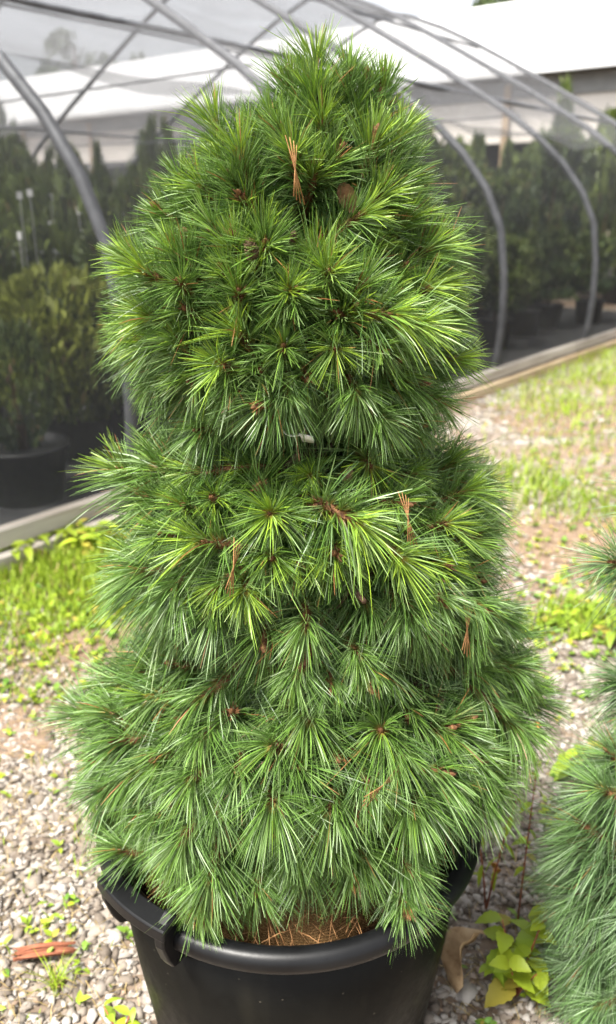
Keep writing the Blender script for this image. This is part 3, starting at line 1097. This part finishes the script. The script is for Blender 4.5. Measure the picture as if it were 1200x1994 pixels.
# shoot centres read from the photograph: x, y, then the way each shoot points (right, up, towards the viewer)
HAND = [(560, 135, -.2, 1, .1), (678, 140, 0, 1, .1), (615, 140, -.05, 1, .1), (627, 165, 0, 1, .2), (612, 190, 0, 1, .3), (715, 138, .1, 1, .1), (748, 140, .12, 1, 0), (685, 217, .1, 1, .4), (627, 242, 0, .8, .6),
        (715, 227, .2, 1, .3), (572, 300, -.05, .7, .7), (667, 285, .4, .7, .5), (612, 315, .1, .6, .6), (350, 345, -.3, 1, .1), (470, 310, -.2, .9, .4), (445, 337, -.4, .8, .3),
        (395, 365, -.6, .5, .3), (465, 375, -.3, .4, .6), (800, 345, .6, .8, .2), (787, 320, .4, .9, .2), (700, 420, .7, .4, .4), (517, 470, 0, .35, .9), (740, 380, .5, .5, .4),
        (840, 475, .8, .5, .2), (450, 455, -.2, .7, .5), (528, 225, -.1, 1, .3), (425, 255, -.4, .9, .1), (485, 238, -.2, 1, .2), (340, 500, -.6, .5, .4), (300, 400, -.7, .6, .2),
        (429, 517, -.4, .5, .6), (465, 567, 0, .4, .8), (560, 567, .1, .3, .8), (579, 562, .1, .4, .8), (640, 529, .1, .5, .8), (658, 608, -.2, .1, .9), (692, 596, .5, .4, .6),
        (552, 673, 0, .25, .95), (437, 712, -.5, .15, .8), (506, 721, -.1, -.1, .95), (654, 679, .1, -.1, .9), (779, 700, .5, .3, .7), (808, 654, .6, .5, .4), (710, 552, .5, .5, .5),
        (735, 812, .5, -.3, .6), (383, 837, -.6, -.1, .5), (837, 483, .7, .5, .2), (290, 555, -.7, .3, .4), (270, 660, -.8, .1, .3), (350, 500, -.5, .6, .4), (300, 620, -.7, .2, .4),
        (360, 600, -.4, .3, .7), (250, 500, -.8, .5, .1), (230, 600, -1, .2, .1), (880, 560, .9, .3, .2), (870, 620, .9, .2, .3), (880, 700, .9, .1, .2), (850, 780, .7, -.2, .4),
        (830, 560, .6, .4, .5), (600, 740, .1, -.4, .8), (450, 770, -.2, -.6, .6), (560, 770, 0, -.7, .6), (690, 760, .2, -.5, .7), (370, 740, -.5, -.3, .6), (300, 745, -.7, -.3, .3),
        (506, 944, 0, .2, .9), (412, 969, -.2, .05, .95), (358, 985, -.5, .2, .7), (527, 1000, -.1, .0, .9), (548, 1015, .2, -.3, .9), (721, 906, .2, -.3, .85), (798, 983, .6, -.1, .6),
        (650, 1077, .0, -.2, .9), (529, 1087, .0, -.3, .9), (479, 1142, -.1, -.5, .8), (804, 1198, .3, -.6, .6), (594, 1221, .0, -.5, .7), (515, 1262, .0, -.6, .7), (583, 1096, 0, -.4, .8),
        (315, 1040, -.7, .1, .5), (285, 1110, -.8, .1, .3), (320, 1165, -.7, -.2, .5), (235, 915, -.7, .6, .2), (270, 960, -.8, .3, .3), (370, 900, -.3, .5, .6), (880, 900, .6, .5, .3),
        (900, 960, .8, .3, .3), (930, 1050, .9, .1, .3), (870, 1020, .6, .1, .6), (940, 1130, .9, -.1, .3), (870, 1100, .6, -.1, .6), (980, 1200, .9, -.2, .2), (770, 1080, .4, -.3, .8),
        (644, 1346, .1, -.7, .6), (742, 1423, 0, .1, .95), (921, 1398, .8, .3, .4), (883, 1417, .5, .1, .7), (1035, 1362, .9, .1, .3), (990, 1300, .8, -.3, .4), (875, 1506, .8, -.1, .5),
        (777, 1471, .4, -.4, .7), (723, 1342, .2, -.7, .5), (617, 1590, 0, .1, .98), (798, 1179, .5, -.3, .7), (746, 1562, 0, -.6, .7), (930, 1250, .7, -.4, .4), (1010, 1420, .7, -.5, .3),
        (452, 1385, 0, .2, .95), (346, 1400, -.6, .1, .7), (158, 1383, -.8, .6, .1), (221, 1392, -.8, .4, .3), (221, 1442, -.9, -.1, .3), (375, 1517, -.4, -.4, .7), (417, 1583, -.2, -.2, .9),
        (437, 1567, .1, .1, .95), (583, 1496, 0, 0, 1), (237, 1655, -.8, .1, .4), (542, 1671, -.1, -.3, .8), (533, 1454, -.5, .0, .8), (330, 1292, -.7, .1, .5), (270, 1300, -.9, .2, .2),
        (440, 1660, -.3, -.4, .8), (395, 1750, -.3, -.7, .5), (600, 1700, .05, -.6, .7), (340, 1640, -.5, -.4, .6), (797, 1785, .2, -.6, .7), (770, 1650, .3, -.4, .7), (850, 1585, .6, -.3, .5),
        (700, 1650, .1, -.6, .7), (500, 1740, -.1, -.8, .5), (815, 1650, .5, -.4, .6), (690, 1730, .1, -.8, .5), (180, 1480, -.9, -.2, .2), (200, 1540, -.8, -.4, .3), (290, 1570, -.6, -.4, .6),
        (940, 1480, .8, -.3, .4), (600, 1400, .1, -.3, .9), (660, 1480, .2, -.4, .8), (300, 1480, -.6, -.2, .6), (460, 1500, -.2, -.5, .8), (530, 1560, .0, -.3, .9), (690, 1570, .2, -.3, .9),
        (360, 1690, -.3, -.6, .6), (800, 1580, .5, -.3, .7), (905, 1535, .7, -.4, .3), (800, 1700, .4, -.6, .5)]
hand = []
for i, (px, py, dx, dy, tw_) in enumerate(HAND):
    if py > 1560:                        # the skirt that spills over the soil and rim
        f = (py - 1560) / 240.0
        R = 0.27 + 0.03 * f
        r = nrm(ray(px, py))
        p = None
        zt = 0.60 - 0.11 * f
        p = np.array([0, 0, CAM_H]) + r * ((zt - CAM_H) / r[2])
    else:
        p = on_surface(px, py, 0.046)
    D = view_dir(px, py, dx, dy, tw_)
    hand.append((p, D, (1.0 + 0.12 * math.sin(i * 3.7)) * (0.72 if (py > 1530 and px > 805) or (py > 1600 and px < 300) else 1.02 if py > 1640 else 1.0), i))


def upf1(z):
    if z > 1.16:
        return float(np.interp(z, [1.16, 1.22, 1.34, 1.42, 1.50, 1.62], [-0.25, -0.1, 0.4, 0.85, 1.6, 3.2]))
    return float(np.interp(z, [0.40, 0.62, 0.85, 1.02, 1.10, 1.16], [-0.75, -0.35, -0.25, 0.1, 0.3, 0.1]))


pine_root = empty('pine_tree', (PC[0], PC[1], 0.30), 'tall dense green pine with long needles growing in the black tub', 'pine tree')
HOLES = [(560, 352, 40, 30), (655, 380, 40, 40), (905, 1580, 40, 40), (545, 1222, 120, 36), (800, 1290, 120, 62), (900, 1330, 60, 36), (330, 830, 70, 30), (560, 1180, 45, 30), (720, 500, 30, 22), (400, 640, 34, 22), (640, 1290, 45, 40), (505, 1440, 40, 60), (690, 1400, 35, 50), (605, 395, 85, 62), (590, 852, 180, 44), (690, 940, 60, 48), (775, 1265, 95, 62), (415, 1290, 50, 42), (490, 1470, 45, 40), (640, 1195, 60, 30), (480, 580, 20, 20), (860, 1290, 60, 40)]


def keep_fill(p):
    # the burlap shows at the front; nothing grows low there
    return p[2] > 0.545 + 0.03 * math.cos((p[0] + 0.03) * 7) * (p[1] < 1.2) + (0.085 if p[0] > 0.10 else 0)


HOLES = [(a, b_, c_ * (1.35 if a < 750 else 0.75), d_ * (1.4 if a < 750 else 0.7)) for a, b_, c_, d_ in HOLES]
pine(pine_root, Y0, PR1, hand, 980, M['needle'], SET1, LOW1, TW, 5, 300, upf1, HOLES, inner=230, fill_test=keep_fill, min_d=0.041, big_z=((.45, .58, .68, .85, 1.1, 1.25), (1.05, 1.15, 1.32, 1.28, 1.12, 1.0)))
# burlap root ball at the foot of the trunk
b = MB()
k, n = 40, 16
prof = []
for i in range(n):
    a = -1.25 + (math.pi / 2 + 1.25) * i / (n - 1)
    prof.append((max(0.262 * math.cos(a), 0.0005), 0.36 + 0.135 * math.sin(a)))
b.lathe(prof, k)
V = np.array(b.v)
an = np.arctan2(V[:, 1], V[:, 0])
V[:, :2] *= (1 + 0.025 * np.sin(5 * an + 8 * V[:, 2]) + 0.012 * np.sin(13 * an))[:, None]
V[:, 2] += 0.008 * np.sin(4 * an) - 0.30
b.v = [tuple(p) for p in V]
b.build('root_ball', M['burlap'], pine_root)


def cone(px, py, length, tilt, inset=0.07):
    p = on_surface(px, py, inset) - np.array(pine_root.location)
    b = MB()
    n = 11
    for i in range(n):
        q = i / (n - 1)
        rad = length * 0.22 * math.sin(math.pi * (0.18 + 0.74 * q)) ** 0.8
        for j in range(7):
            a = j * 2 * math.pi / 7 + i * 0.45
            c = np.array([rad * math.cos(a), rad * math.sin(a), q * length])
            o = np.array([math.cos(a), math.sin(a), 0.8]); o /= np.linalg.norm(o)
            s = np.array([-math.sin(a), math.cos(a), 0]) * rad * 0.55
            b.add([c * np.array([.3, .3, 1]), c - s, c + o * length * .09, c + s], [(0, 1, 2, 3)])
    b.tube([(0, 0, 0), (0, 0, length * 0.5), (0, 0, length * .95)], [length * .12, length * .16, length * .04], 7)
    o = b.build('cone', M['cone'], pine_root, p)
    o.rotation_euler = tilt


cone(668, 365, 0.045, (2.2, 0.3, 0.5))
cone(672, 940, 0.026, (0.4, 0.2, 0.2), 0.10)
cone(500, 515, 0.035, (0.5, -0.3, 0))
# dry needles caught in the crown
for px, py, a in ((745, 1530, 0.5), (455, 1105, 1.2), (575, 330, 1.5), (910, 1225, 1.3), (795, 1010, 1.55)):
    p = on_surface(px, py, 0.012) - np.array(pine_root.location)
    b = MB()
    for j in range(4):
        d = view_dir(px, py, math.cos(a + 0.12 * j), math.sin(a + 0.12 * j), 0.15 * (j - 1.5))
        ln = 0.06 + 0.008 * j
        q = [p + d * ln * f + np.array([0, 0, -0.006 * f * f]) for f in (-.5, 0, .5)]
        b.tube(q, [0.0008, 0.0009, 0.0004], 4)
    b.build('dry_needle_bundle', M['dry_needle'], pine_root)

# white plastic tag looped round the stem in the gap of the crown
p = on_surface(572, 832, 0.07)
b = MB()
V, F = [], []
n = 14
for i in range(n + 1):
    a = 2.6 + 3.6 * i / n
    for wz in (-0.006, 0.006):
        V.append((0.016 * math.cos(a), wz * 0.9, 0.012 * math.sin(a)))
for i in range(n):
    F.append((2 * i, 2 * i + 1, 2 * i + 3, 2 * i + 2))
k = len(V)
V += [(0.008, -0.007, -0.006), (0.026, -0.009, -0.010), (0.028, 0.002, -0.022), (0.012, 0.003, -0.020)]
F.append((k, k + 1, k + 2, k + 3))
b.add(V, F)
o = b.build('plant_label', M['white_plastic'], None, tuple(p))
sm = o.modifiers.new('thickness', 'SOLIDIFY'); sm.thickness = 0.0012
tag(o, 'curled white plastic label looped in the dark gap of the tall pine', 'plant label')

# ------------------------------------------------------------------ neighbouring bluish pine
SET2 = make_set(M['needle_blue'], 0.075, 500, 0.7)
LOW2 = [shoot_template(700 + k, nf=32, segs=2, droop=(0.2, 0.4, 0.6)[k % 3], nlen=0.076, tip_young=0.5, width=0.0015) for k in range(6)]
PR2 = [(0.02, .79, .30), (.10, .79, .345), (.25, .79, .36), (.36, .79, .365), (.44, .79, .335), (.52, .79, .30), (.60, .79, .30), (.68, .79, .285), (.76, .79, .235), (.84, .79, .225), (.92, .79, .27), (.98, .79, .30), (1.05, .79, .25), (1.15, .80, .18), (1.25, .80, .1)]


def upf2(z):
    return float(np.interp(z, [0, .4, .7, .95, 1.2], [-.5, -.1, .2, .5, 1.6]))


pine2 = empty('pine_tree', (0.79, 1.17, 0.0), 'low bluish green pine spreading beside the gravel with soft drooping needles', 'pine tree')
hand2 = []
for px, py, dx, dy, tw_ in ((1110, 1640, -.8, .3, .4), (1130, 1600, -.7, .5, .3), (1170, 1760, -.6, .2, .7), (1150, 1850, -.7, -.2, .6), (1190, 1900, -.3, -.2, .9), (1120, 1900, -.8, -.3, .4), (1180, 1460, -.6, .5, .3),
                            (1190, 1095, -.9, .2, .3), (1180, 1540, -.7, .3, .5), (1120, 1740, -.9, .0, .3), (1190, 1660, -.4, .4, .7), (1130, 1970, -.7, -.4, .5)):
    p = at_y(px, py, 1.10 if py > 1500 else 1.17)
    hand2.append((p, view_dir(px, py, dx, dy, tw_), 1.05, len(hand2)))
pine(pine2, 1.17, PR2, hand2, 420, M['needle_blue'], SET2, LOW2, TW, 9, 150, upf2, (), inner=140, zmin=0.0, min_d=0.05, trunk_r=0.035)

# ------------------------------------------------------------------ gravel
def in_tub(x, y, m=0.0): return np.hypot(x - PC[0], y - PC[1]) < 0.262 + m


ico = bmesh.new()
bmesh.ops.create_icosphere(ico, subdivisions=1, radius=1)
IV = np.array([v.co[:] for v in ico.verts]); IF = np.array([[v.index for v in f.verts] for f in ico.faces])
ico.free()


def soil_mask(x, y):
    """1 where the ground is bare soil or weedy, 0 on gravel"""
    m = np.zeros_like(x)
    for cx, cy, rx, ry in ((-0.78, 2.75, 0.42, 0.42), (-1.1, 3.2, 0.6, 0.5), (1.35, 3.5, 0.55, 0.55), (1.75, 5.0, 0.7, 0.6), (2.6, 6.6, 0.7, 0.8), (1.15, 2.75, 0.28, 0.2), (0.9, 4.4, .35, .4)):
        m = np.maximum(m, np.clip(1.5 * (1 - ((x - cx) / rx) ** 2 - ((y - cy) / ry) ** 2), 0, 1))
    return m


def scatter(n, y0, y1, r):
    y = y0 + (y1 - y0) * r.random(n)
    half = 0.40 * (y + 0.3) + 0.25
    x = (2 * r.random(n) - 1) * half
    # behind the shade house wall there is no gravel
    u = (x - A0[0]) * N2[0] + (y - A0[1]) * N2[1]
    ok = (u < -0.17) & ~in_tub(x, y, 0.01)
    return x[ok], y[ok]


r = np.random.default_rng(3)
X, Y, SZ = [], [], []
for n, y0, y1, smin, smax in ((19000, 0.78, 2.2, .004, .0115), (800, 0.8, 2.3, .011, .018), (9500, 2.2, 4.2, .007, .016), (7000, 4.2, 8.5, .010, .022)):
    x, y = scatter(n, y0, y1, r)
    keep = r.random(len(x)) > soil_mask(x, y) * 0.88
    x, y = x[keep], y[keep]
    X.append(x); Y.append(y); SZ.append(smin + (smax - smin) * r.random(len(x)) ** 1.7)
X, Y, SZ = map(np.concatenate, (X, Y, SZ))
n = len(X)
Vs = IV[None] * (1 + r.normal(0, .36, (n, len(IV), 1)))
sc = np.stack([1.0 + .7 * r.random(n), .70 + .4 * r.random(n), .35 + .35 * r.random(n)], 1)
Vs = Vs * sc[:, None, :] * SZ[:, None, None]
th = r.random(n) * 6.283; tl = r.normal(0, .35, n)
ct, st, ca, sa = np.cos(th), np.sin(th), np.cos(tl), np.sin(tl)
x1, y1, z1 = Vs[..., 0], Vs[..., 1] * ca[:, None] - Vs[..., 2] * sa[:, None], Vs[..., 1] * sa[:, None] + Vs[..., 2] * ca[:, None]
Vs = np.stack([x1 * ct[:, None] - y1 * st[:, None] + X[:, None], x1 * st[:, None] + y1 * ct[:, None] + Y[:, None], z1 + (SZ * 0.28)[:, None]], -1)
Fs = (IF[None] + (np.arange(n) * len(IV))[:, None, None]).reshape(-1, 3)
cs = np.repeat(np.stack([r.random(n), r.random(n), r.random(n)], 1), len(IV), 0)
gr = link('gravel', new_mesh('gravel', Vs.reshape(-1, 3), Fs, M['stone'], False, cs))
tag(gr, 'pale grey crushed limestone gravel strewn over the ground', 'gravel', kind='stuff')

# bare brown soil, thin irregular sheets lying on the grit
for k, (cx, cy, rx, ry) in enumerate(((-0.70, 2.62, .30, .22), (1.36, 3.45, .55, .42), (2.1, 5.9, .8, .5), (-1.0, 2.05, .25, .14))):
    V = [(cx, cy, 0.0045)]
    for ring, fz in ((.5, .0045), (1.0, .0045)):
        for j in range(40):
            a = 2 * math.pi * j / 40
            q = ring * (1 + .16 * math.sin(3 * a + k) + .10 * math.sin(7 * a + 2 * k) + .06 * math.sin(13 * a))
            V.append((cx + rx * q * math.cos(a), cy + ry * q * math.sin(a), fz))
    F = [(0, 1 + j, 1 + (j + 1) % 40) for j in range(40)] + [(1 + j, 41 + j, 41 + (j + 1) % 40, 1 + (j + 1) % 40) for j in range(40)]
    o = link('soil_patch', new_mesh('soil_patch', V, F, M['soil']))
    tag(o, 'bare brown soil patch in the gravel', 'soil', kind='structure')

# ------------------------------------------------------------------ grass and low weeds
def blades(cx, cy, n, sx, sy, h, w, r, lime, dry=0.05, lean=0.5):
    x = cx + r.normal(0, sx, n); y = cy + r.normal(0, sy, n)
    u = (x - A0[0]) * N2[0] + (y - A0[1]) * N2[1]
    ok = (u < -0.15) & ~in_tub(x, y, 0.02)
    x, y = x[ok], y[ok]; n = len(x)
    hh_ = h * (0.5 + 0.8 * r.random(n)); a = r.random(n) * 6.283; ln = lean * (0.3 + r.random(n))
    d = np.stack([np.cos(a), np.sin(a)], 1); s = np.stack([-np.sin(a), np.cos(a)], 1) * w * .5
    V = []
    for q, ww in ((0, 1), (.5, .9), (1, .08)):
        cxy = np.stack([x, y], 1) + d * (ln * hh_ * q ** 1.6)[:, None]
        z = hh_ * q * (1 - 0.25 * ln * q)
        V += [np.column_stack([cxy - s * ww, z]), np.column_stack([cxy + s * ww, z])]
    V = np.stack(V, 1)
    F = np.concatenate([np.stack([np.arange(n) * 6 + k, np.arange(n) * 6 + k + 1, np.arange(n) * 6 + k + 3, np.arange(n) * 6 + k + 2], 1) for k in (0, 2)])
    col = np.stack([r.random(n), np.clip(1 - lime + r.normal(0, .2, n), 0, 1), (r.random(n) < dry) * 1.0], 1)
    return V.reshape(-1, 3), F, np.repeat(col, 6, 0)


def stack(parts):
    V, F, C, t = [], [], [], 0
    for v, f, c in parts:
        V.append(v); F.append(f + t); C.append(c); t += len(v)
    return np.concatenate(V), np.concatenate(F), np.concatenate(C)


r = np.random.default_rng(11)
gp = []
for cx, cy, n, sx, sy, h, lime in ((-1.15, 3.25, 900, .22, .14, .055, .75), (-0.92, 3.45, 800, .12, .16, .06, .9), (-0.75, 3.05, 600, .14, .16, .045, .9), (-1.05, 2.75, 500, .2, .16, .04, .7),
                                   (-0.95, 2.35, 240, .2, .12, .03, .5), (1.25, 4.35, 900, .22, .3, .06, .75), (1.6, 4.0, 500, .3, .2, .05, .5), (1.95, 6.3, 700, .25, .4, .07, .9), (3.0, 8.4, 900, .35, .5, .08, .95),
                                   (1.75, 5.2, 300, .3, .3, .05, .6), (0.95, 2.75, 380, .14, .08, .05, .55), (1.25, 2.7, 350, .12, .1, .06, .6), (-0.7, 1.7, 70, .2, .25, .03, .6), (-0.5, 1.5, 60, .1, .2, .03, .5),
                                   (2.3, 7.6, 500, .4, .4, .06, .85), (1.4, 3.0, 260, .15, .15, .06, .5), (0.7, 1.8, 60, .15, .2, .03, .6), (2.6, 7.2, 500, .3, .3, .07, .9), (-1.0, 3.0, 600, .25, .2, .04, .8)):
    gp.append(blades(cx, cy, int(n * (1.9 if cx < 0 else 0.95 if cy > 3.3 else 1.3)), sx, sy, h * (1.25 if cy > 2.6 else 1), .0042 if cy < 2.5 else .0075, r, min(lime + .12, 1.0), 0.06))
# straw and dry wisps
for cx, cy, n, sx, sy in ((1.4, 3.6, 500, .3, .3), (-0.7, 1.6, 260, .25, .35), (0.55, 1.5, 180, .15, .25), (2.0, 5.5, 500, .5, .6), (-0.9, 2.4, 300, .2, .2), (1.6, 6.0, 400, .4, .5), (-.55, 1.25, 420, .2, .2), (.45, 1.2, 260, .15, .15), (-.8, 1.9, 420, .25, .35)):
    v, f, c = blades(cx, cy, n, sx, sy, .03, .0022 if cy < 2.5 else .005, r, .4, 1.0, 1.8)
    gp.append((v, f, c))
V, F, C = stack(gp)
o = link('grass', new_mesh('grass', V, F, M['grass'], False, C))
tag(o, 'short yellow green grass and dry straw growing through the gravel', 'grass', kind='stuff')


def leaf_shape(L, Wd, fold=0.25, curve=0.3, serr=0.0, n=8):
    """a leaf along +X with midrib fold; returns V, F"""
    V, F = [], []
    for i in range(n + 1):
        q = i / n
        w = Wd * 0.5 * (math.sin(math.pi * q ** 0.75) ** 0.9 if 0 < q < 1 else 0.02)
        if serr and i % 2 == 1:
            w *= 1 - serr
        z = curve * L * (q * 0.5 - q * q * 0.9)
        x = q * L
        V += [(x, -w, z + fold * w), (x, 0, z), (x, w, z + fold * w)]
    for i in range(n):
        for j in (0, 1):
            F.append((3 * i + j, 3 * (i + 1) + j, 3 * (i + 1) + j + 1, 3 * i + j + 1))
    return np.array(V), np.array(F)


def place(V, loc, yaw, pitch=0.0, roll=0.0):
    Mx = Matrix.Rotation(yaw, 3, 'Z') @ Matrix.Rotation(-pitch, 3, 'Y') @ Matrix.Rotation(roll, 3, 'X')
    return V @ np.array(Mx).T + np.array(loc)


# tiny seedlings and creeping weeds in the gravel
parts = []
LV, LF = leaf_shape(1, .55, .2, .3, n=3)
for cx, cy, n, sx, sy in ((-.75, 1.6, 46, .2, .4), (-.55, 1.3, 34, .14, .16), (-1.0, 2.3, 60, .2, .3), (-1.05, 3.0, 140, .25, .25), (-.9, 2.7, 70, .2, .2), (.55, 1.6, 22, .15, .25), (.95, 2.5, 60, .2, .12), (1.3, 3.1, 110, .3, .35),
                          (1.1, 2.7, 90, .22, .1), (1.6, 4.3, 120, .4, .5), (.75, 2.0, 22, .2, .25), (2.0, 5.6, 100, .5, .6), (.38, 1.2, 14, .1, .1)):
    for k in range(n):
        x, y = cx + r.normal(0, sx), cy + r.normal(0, sy)
        if in_tub(x, y, .03) or (x - A0[0]) * N2[0] + (y - A0[1]) * N2[1] > -.2:
            continue
        kind = r.random()
        for j in range(int(r.integers(3, 7))):
            L = r.uniform(.010, .026) * (1.0 if y < 2.2 else 1.5)
            v = place(LV * L, (x, y, r.uniform(.004, .022)), r.random() * 6.28, r.uniform(-.1, .7), r.normal(0, .3))
            parts.append((v, LF, np.tile([r.random(), np.clip(kind + r.normal(0, .15), 0, 1), (r.random() < .12) * .8], (len(v), 1))))
V, F, C = stack(parts)
o = link('ground_cover', new_mesh('ground_cover', V, F, M['weed'], False, C))
tag(o, 'tiny creeping weeds scattered among the gravel', 'weeds', kind='stuff')


# ------------------------------------------------------------------ single weeds, leaves and litter
def weed(name, loc, label, stems, cat='weed', mat='weed', stem_mat='red_stem', seed=1, group=None):
    """stems: (yaw, lean, height, n leaves, leaf L, leaf W, lime 0..1, droop, serration)"""
    r = np.random.default_rng(seed)
    e = empty(name, loc, label, cat, group)
    for yaw, lean, h, nl, L, Wd, dark, droop, serr in stems:
        d = np.array([math.cos(yaw) * lean, math.sin(yaw) * lean, 1.0]); d /= np.linalg.norm(d)
        pts = [d * h * q + np.array([math.cos(yaw), math.sin(yaw), 0]) * 0.08 * h * q * q for q in (0, .33, .66, 1)]
        b = MB(); b.tube(pts, [.0024, .0020, .0016, .0010], 6); b.build('stem', M[stem_mat], e)
        for k in range(nl):
            q = 0.25 + 0.75 * (k + 1) / nl
            p = d * h * q + np.array([math.cos(yaw), math.sin(yaw), 0]) * 0.08 * h * q * q
            ll = L * r.uniform(.7, 1.15) * (1.1 - 0.35 * q)
            V, F = leaf_shape(ll, Wd * ll / L, .25, .5, serr, 10)
            V = place(V, p, k * 2.5 + yaw + r.normal(0, .4), r.uniform(-.2, .5) - droop, r.normal(0, .35))
            col = np.tile([r.random(), np.clip(dark + r.normal(0, .15), 0, 1), (r.random() < .1) * .7], (len(V), 1))
            link('leaf', new_mesh('leaf', V, F, M[mat], True, col), e)
    return e


g0 = at_z(1000, 1900)
weed('weed', (0.412, 1.19, 0), 'yellow green nettle like weed with toothed leaves between tub and bluish pine',
     [(0.3, .15, .21, 12, .066, .046, .1, .1, .14), (2.2, .25, .16, 9, .066, .044, .15, .1, .14), (4.0, .3, .15, 9, .066, .046, .15, .1, .14), (5.2, .35, .13, 8, .06, .042, .1, .1, .14), (1.2, .4, .12, 8, .056, .038, .2, .1, .14), (3.1, .6, .10, 7, .052, .034, .3, .1, .14)], seed=2)
weed('weed', (0.455, 1.36, 0), 'tall single red stemmed weed with a few small lime leaves beside the tub',
     [(1.2, .06, .36, 9, .042, .020, .05, .5, 0)], seed=3)
weed('weed', (0.395, 1.40, 0), 'slender weed with narrow hanging leaves right next to the tub rim',
     [(2.4, .12, .26, 7, .07, .015, .1, 1.1, 0), (0.6, .15, .28, 6, .07, .014, .1, 1.2, 0)], seed=4)
weed('weed', (-0.352, 1.10, 0), 'small green weed with lance shaped leaves touching the tub foot',
     [(2.6, .5, .07, 3, .05, .02, .45, .1, 0), (0.2, .3, .08, 3, .045, .018, .35, .2, 0), (4.5, .5, .06, 3, .04, .02, .1, .1, 0)], seed=5)
weed('weed', (0.75, 1.88, 0), 'low weed with broad bright green leaves behind the bluish pine',
     [(3.0, .8, .06, 4, .11, .06, .3, .1, 0), (1.0, .5, .07, 3, .10, .06, .4, .1, 0)], seed=6)
weed('weed', (1.06, 2.52, 0), 'upright leafy green weed standing in the white gravel',
     [(2.0, .1, .2, 9, .09, .03, .45, .2, 0), (0.5, .4, .14, 6, .08, .03, .5, .2, 0)], seed=7, stem_mat='bark')
for k, (px, py) in enumerate(((45, 1090), (120, 1062), (175, 1075))):
    p = at_z(px, py)
    weed('weed', (p[0], p[1], 0), 'bushy bright green broad leaved weed growing against the baseboard',
         [(a, .7, .13, 8, .13, .04, .12, .15, 0) for a in (0.3, 1.3, 2.4, 3.4, 4.4, 5.4)], seed=20 + k, group='weeds along the baseboard', stem_mat='bark')
for k, (px, py) in enumerate(((930, 1275), (1090, 1215), (1130, 1190))):
    p = at_z(px + 60 * (k == 0), py)
    if k == 0:
        continue
    weed('weed', (p[0], p[1], 0), 'low spreading green rosette weed at the edge of the white gravel',
         [(a, 1.1, .05, 6, .085, .03, .4, .1, 0) for a in (0.3, 1.5, 2.7, 3.9, 5.1)], seed=30 + k, group='rosette weeds by the gravel', stem_mat='bark')

# yellow grass tuft
rr2 = np.random.default_rng(8)
p = at_z(112, 1925)
v, f, c = blades(0, 0, 46, .007, .007, .062, .0026, rr2, 1.0, .15, .9)
v = v.copy()
o = link('grass_tuft', new_mesh('grass_tuft', v, f, M['grass'], False, c), None, (p[0], p[1], 0))
o.location = (p[0], p[1], 0.004)
tag(o, 'yellowish fine grass tuft in front of the red bark strip', 'grass tuft')

# strip of fibrous red bark
p = at_z(88, 1868)
b = MB()
rb = np.random.default_rng(4)
for k in range(20):
    y = -0.014 + 0.028 * k / 19
    x0, x1 = -0.055 + rb.normal(0, .007), 0.055 + rb.normal(0, .006)
    z = 0.016 + 0.006 * math.cos(k * 0.35) + rb.normal(0, .0015)
    b.tube([(x0, y + rb.normal(0, .003), z), ((x0 + x1) / 2 - .02, y + rb.normal(0, .001), z + .004), ((x0 + x1) / 2 + .02, y, z + .005), (x1, y + rb.normal(0, .002), z + .003)], [.0014, .0026, .0027, .0015], 5)
o = b.build('bark_strip', M['red_bark'], None, (p[0], p[1], 0))
o.rotation_euler = (0, 0, 0.12)
tag(o, 'reddish fibrous strip of bark lying on the gravel', 'bark strip')


def dry_leaf(name, loc, L, Wd, rot, label, mat, curl):
    V, F = leaf_shape(L, Wd, .0, .0, 0, 14)
    # roll the blade across its width and bow its length
    V2 = []
    for x, y, z in V:
        a = y / (Wd * .5) * curl
        R = Wd * .5 / max(curl, .1)
        q = x / L
        V2.append((x, R * math.sin(a), R * (1 - math.cos(a)) + 0.25 * L * math.sin(math.pi * q) + 0.006 * math.sin(q * 17 + y * 90)))
    me = new_mesh(name, np.array(V2), F, mat, True)
    o = link(name, me, None, loc)
    o.rotation_euler = rot
    s = o.modifiers.new('t', 'SOLIDIFY'); s.thickness = .0008
    return tag(o, label, 'leaf')


p = at_z(895, 1925)
dry_leaf('dry_leaf', (p[0] - .01, p[1] - .02, .012), .15, .10, (-0.55, -.35, .85), 'large curled tan dry leaf lying on gravel beside the tub', M['dry_leaf'], 1.75)
dry_leaf('dry_leaf', (.402, 1.44, .10), .065, .018, (0, 1.35, .4), 'withered orange leaf hanging beside the tub rim', M['orange_leaf'], .7)
p = at_z(1040, 1440)
dry_leaf('dry_leaf', (p[0], p[1], .012), .07, .02, (0, 0, 1.1), 'fallen yellow leaf on the white gravel', M['orange_leaf'], .4)
# dry pine litter inside the tub on the right
b = MB()
rb = np.random.default_rng(6)
for k in range(70):
    a = rb.uniform(-.7, .5); q = rb.uniform(.23, .295)
    c0 = np.array([q * math.cos(a), q * math.sin(a), .40 + .05 * rb.random()])
    d = nrm(rb.normal(0, 1, 3) * np.array([1, 1, .9])) * .03
    b.tube([c0 - d, c0 + np.array([0, 0, .004]), c0 + d], [.0007, .0009, .0004], 3)
for k in range(60):
    a = rb.uniform(-2.1, -1.1); q = rb.uniform(.20, .29)
    c0 = np.array([q * math.cos(a), q * math.sin(a), .425 + .03 * rb.random()])
    d = nrm(rb.normal(0, 1, 3) * np.array([1, 1, .5])) * .028
    b.tube([c0 - d, c0 + np.array([0, 0, .004]), c0 + d], [.0007, .0009, .0004], 3)
o = b.build('needle_litter', M['dry_needle'], tub)
o['kind'] = 'stuff'
